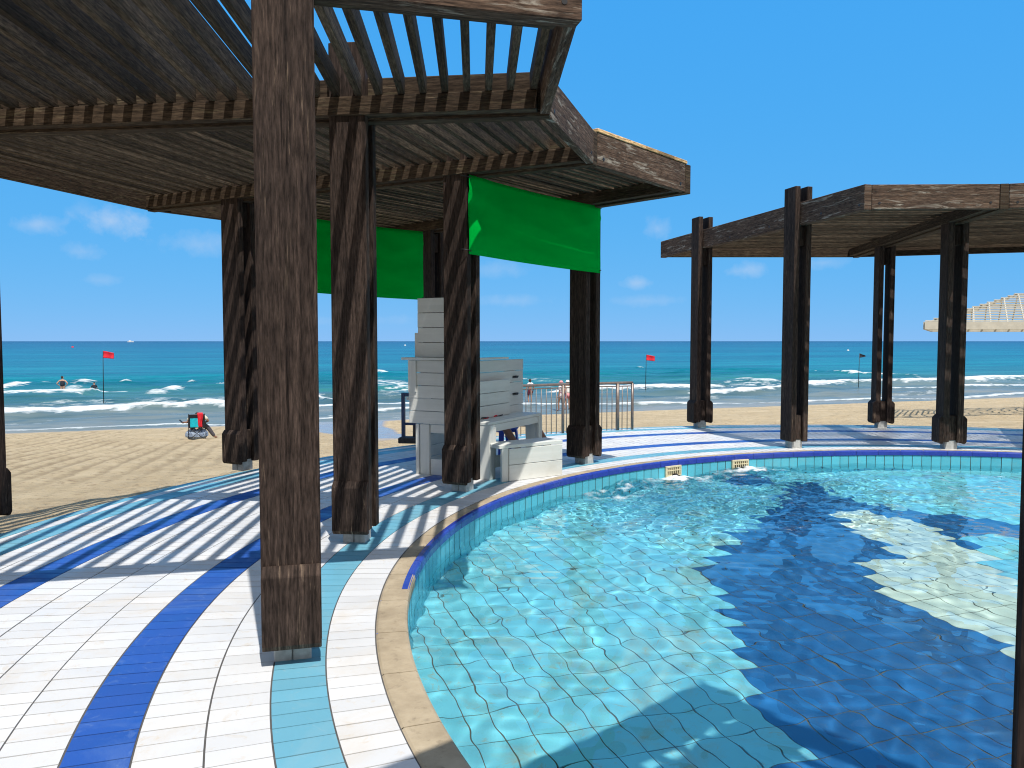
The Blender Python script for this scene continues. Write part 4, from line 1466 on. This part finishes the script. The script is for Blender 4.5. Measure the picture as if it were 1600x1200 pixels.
# ------------------------------------------------------------------ flags
def flag(px, top, bot, mat, label, ground, w_px, h_px, tri=False):
    p = seapt(px, bot) if ground == 'sea' else on_sand(px, bot)
    dist = math.hypot(p.x, p.y)
    H = (bot - top) * p.y / FPX
    r = empty('beach_flag', (p.x, p.y, p.z - .0), 0)
    tag(r, label, 'flag', 'warning flags on poles in the surf')
    mb = MB(); mb.tube([(0, 0, -.5), (0.02, 0, H * .5), (.05, 0, H)], [.028, .025, .018], 7); mb.build('pole', M['black'], r, 0, True)
    W_, Hh = w_px * p.y / FPX, h_px * p.y / FPX
    n, m = 14, 8
    U, Vv = np.meshgrid(np.linspace(0, 1, n), np.linspace(0, 1, m))
    if tri:
        Zf = H - Hh * Vv * (1 - .75 * U) - Hh * .5 * U
    else:
        Zf = H - Hh * Vv * (1 - .15 * U) - .28 * Hh * U
    Xf = .05 + W_ * U
    Yf = .10 * np.sin(U * 6) * U + .03 * np.sin(Vv * 4)
    o = grid_object('flag_cloth', Xf, Yf, Zf, mat, parent=r)
    md = o.modifiers.new('thickness', 'SOLIDIFY'); md.thickness = .008
    mb = MB()
    return r


flag(162, 548, 631, M['red'], 'red flag on a thin pole in the surf beside the two bathers', 'sea', 17, 11)
flag(1008.5, 554, 612, M['red'], 'red flag on a thin pole, just right of the steel railing', 'sea', 13, 9)
flag(1341, 552, 607, M['navy'], 'small black pennant on a thin pole, seen through the right pergola', 'sea', 9, 7, True)

# ------------------------------------------------------------------ far white slatted canopy
cr = Vector((14.88, 28.8, 0))
zg = float(sand_z(cr.x + 1.3, cr.y + 1))
zb = 2.02
cn_ = empty('beach_canopy', (cr.x, cr.y, zg - .1), 0)
tag(cn_, 'pale white timber canopy with stepped slat roof on the sand', 'canopy')
z0 = zb - zg + .1
Wd, Dp = 9.0, 7.5
mb = MB()
for (a, b) in (((0, 0), (Wd, 0)), ((Wd, .06), (Wd, Dp - .06)), ((Wd, Dp), (0, Dp)), ((0, Dp - .06), (0, .06))):
    mb.bar((a[0], a[1], z0 + .14), (b[0], b[1], z0 + .14), .11, .28)
mb.build('beam', M['canopywhite'], cn_, .006)
mb = MB()
NR = 13
for i in range(NR):
    ins = .10 + i * .285; z = z0 + .31 + i * .098
    x0, x1, y0, y1 = ins, Wd - ins, ins, Dp - ins
    if y1 - y0 < .2: break
    for (a, b) in (((x0 - .09, y0), (x1 + .09, y0)), ((x0 - .09, y1), (x1 + .09, y1))):
        mb.bar((a[0], a[1], z), (b[0], b[1], z), .07, .042)
    for (a, b) in (((x0, y0 + .05), (x0, y1 - .05)), ((x1, y0 + .05), (x1, y1 - .05))):
        mb.bar((a[0], a[1], z + .003), (b[0], b[1], z + .003), .07, .042)
mb.build('roof_slats', M['canopywhite'], cn_, .004)
mb = MB()
slope = .098 / .285
for i in range(14):
    x = .55 + i * .61
    dmax = min(x, Wd - x, Dp / 2 - .2)
    if dmax < .2: continue
    zr = z0 + .255
    mb.bar((x, .06, zr), (x, dmax, zr + slope * (dmax - .06)), .05, .075)
    mb.bar((x, Dp - .06, zr), (x, Dp - dmax, zr + slope * (dmax - .06)), .05, .075)
for i in range(11):
    y = .55 + i * .61
    dmax = min(y, Dp - y, Dp / 2 - .2)
    if dmax < .2: continue
    zr = z0 + .25
    mb.bar((.06, y, zr), (dmax, y, zr + slope * (dmax - .06)), .05, .075)
    mb.bar((Wd - .06, y, zr), (Wd - dmax, y, zr + slope * (dmax - .06)), .05, .075)
mb.build('rafters', M['canopywhite'], cn_, .004)
for (x, y) in ((.72, .6), (Wd - 1.05, .6), (1.3, Dp - .6), (Wd - .9, Dp - .6)):
    mb = MB(); mb.bar((x, y, -1.2), (x, y, z0 + .02), .16, .16, (1, 0, 0)); mb.build('post', M['canopywhite'], cn_, .006)

# ------------------------------------------------------------------ far marks on the water
for ch in cn_.children:                                    # fan shaped plan: the side beams splay out to the right
    for v in ch.data.vertices:
        v.co.x += .56 * v.co.y
p = on_plane(204, 534.6, SEA_Z)
sh = empty('ship', (p.x, p.y, SEA_Z), R_(8))
sc_ = p.y / FPX
tag(sh, 'tiny white motor yacht far out on the horizon at left', 'boat')
mb = MB()
L, Hh = 9 * sc_, 2.2 * sc_
secs = [(-L / 2, .75, .0), (-L * .1, 1, .0), (L * .3, .8, .12), (L / 2, .05, .35)]
for (xa, wa_, ra), (xb, wb_, rb) in zip(secs[:-1], secs[1:]):
    q0 = [(xa, -wa_ * L * .12, -Hh * .2), (xa, wa_ * L * .12, -Hh * .2), (xa, wa_ * L * .15, Hh * (.5 + ra)), (xa, -wa_ * L * .15, Hh * (.5 + ra))]
    q1 = [(xb, -wb_ * L * .12, -Hh * .2), (xb, wb_ * L * .12, -Hh * .2), (xb, wb_ * L * .15, Hh * (.5 + rb)), (xb, -wb_ * L * .15, Hh * (.5 + rb))]
    for i in range(4):
        j = (i + 1) % 4
        mb.face([q0[i], q0[j], q1[j], q1[i]])
mb.build('hull', M['white'], sh)
mb = MB(); mb.bar((-L * .3, 0, Hh * .75), (L * .15, 0, Hh * .75), L * .18, Hh * .6); mb.bar((-L * .2, 0, Hh * 1.2), (0, 0, Hh * 1.2), L * .12, Hh * .4); mb.build('cabin', M['white'], sh, .1)


def buoy(px, py, r_px, mat, label):
    p = on_plane(px, py, SEA_Z)
    r = r_px * p.y / FPX
    b = empty('buoy', (p.x, p.y, SEA_Z + fade_z(p)), 0)
    tag(b, label, 'buoy', 'buoys out at sea')
    mb = MB(); mb.tube([(0, 0, -r * .6), (0, 0, -r * .2), (0, 0, r * .3), (0, 0, r * .75), (0, 0, r * 1.0)], [r * .5, r * .95, r, r * .6, r * .1], 12); mb.build('float', mat, b, 0, True)
    mb = MB(); mb.tube([(0, 0, r * .9), (0, 0, r * 1.35)], r * .14, 6); mb.build('handle', M['black'], b)


def fade_z(p): return .02


buoy(113.5, 543, 2.0, M['red'], 'small red buoy far out, left of the leftmost red flag')
buoy(1325, 548, 1.8, M['white'], 'small white buoy far out, left of the black pennant')
buoy(633, 540, 1.6, M['white'], 'small white buoy far out, left of the desk tall board')

# ------------------------------------------------------------------ camera and render settings
cam = bpy.data.cameras.new('camera')
cam.sensor_width = 36
cam.lens = FPX / 1600 * 36
cam.clip_start = .05
cam.clip_end = 60000
co_ = bpy.data.objects.new('camera', cam)
COL.objects.link(co_)
S.cycles.filter_width = 1.1
co_.location = (0, 0, EYE)
co_.rotation_euler = (math.pi / 2 - PITCH, 0, 0)
S.camera = co_
S.render.engine = 'CYCLES'
S.cycles.use_denoising = True
S.cycles.max_bounces = 8
S.cycles.diffuse_bounces = 3
S.cycles.transmission_bounces = 6
S.cycles.sample_clamp_indirect = 6
S.view_settings.view_transform = 'Standard'
S.view_settings.look = 'None'
S.view_settings.exposure = 0.0
S.view_settings.gamma = 1
S.render.resolution_x = 1024
S.render.resolution_y = 768
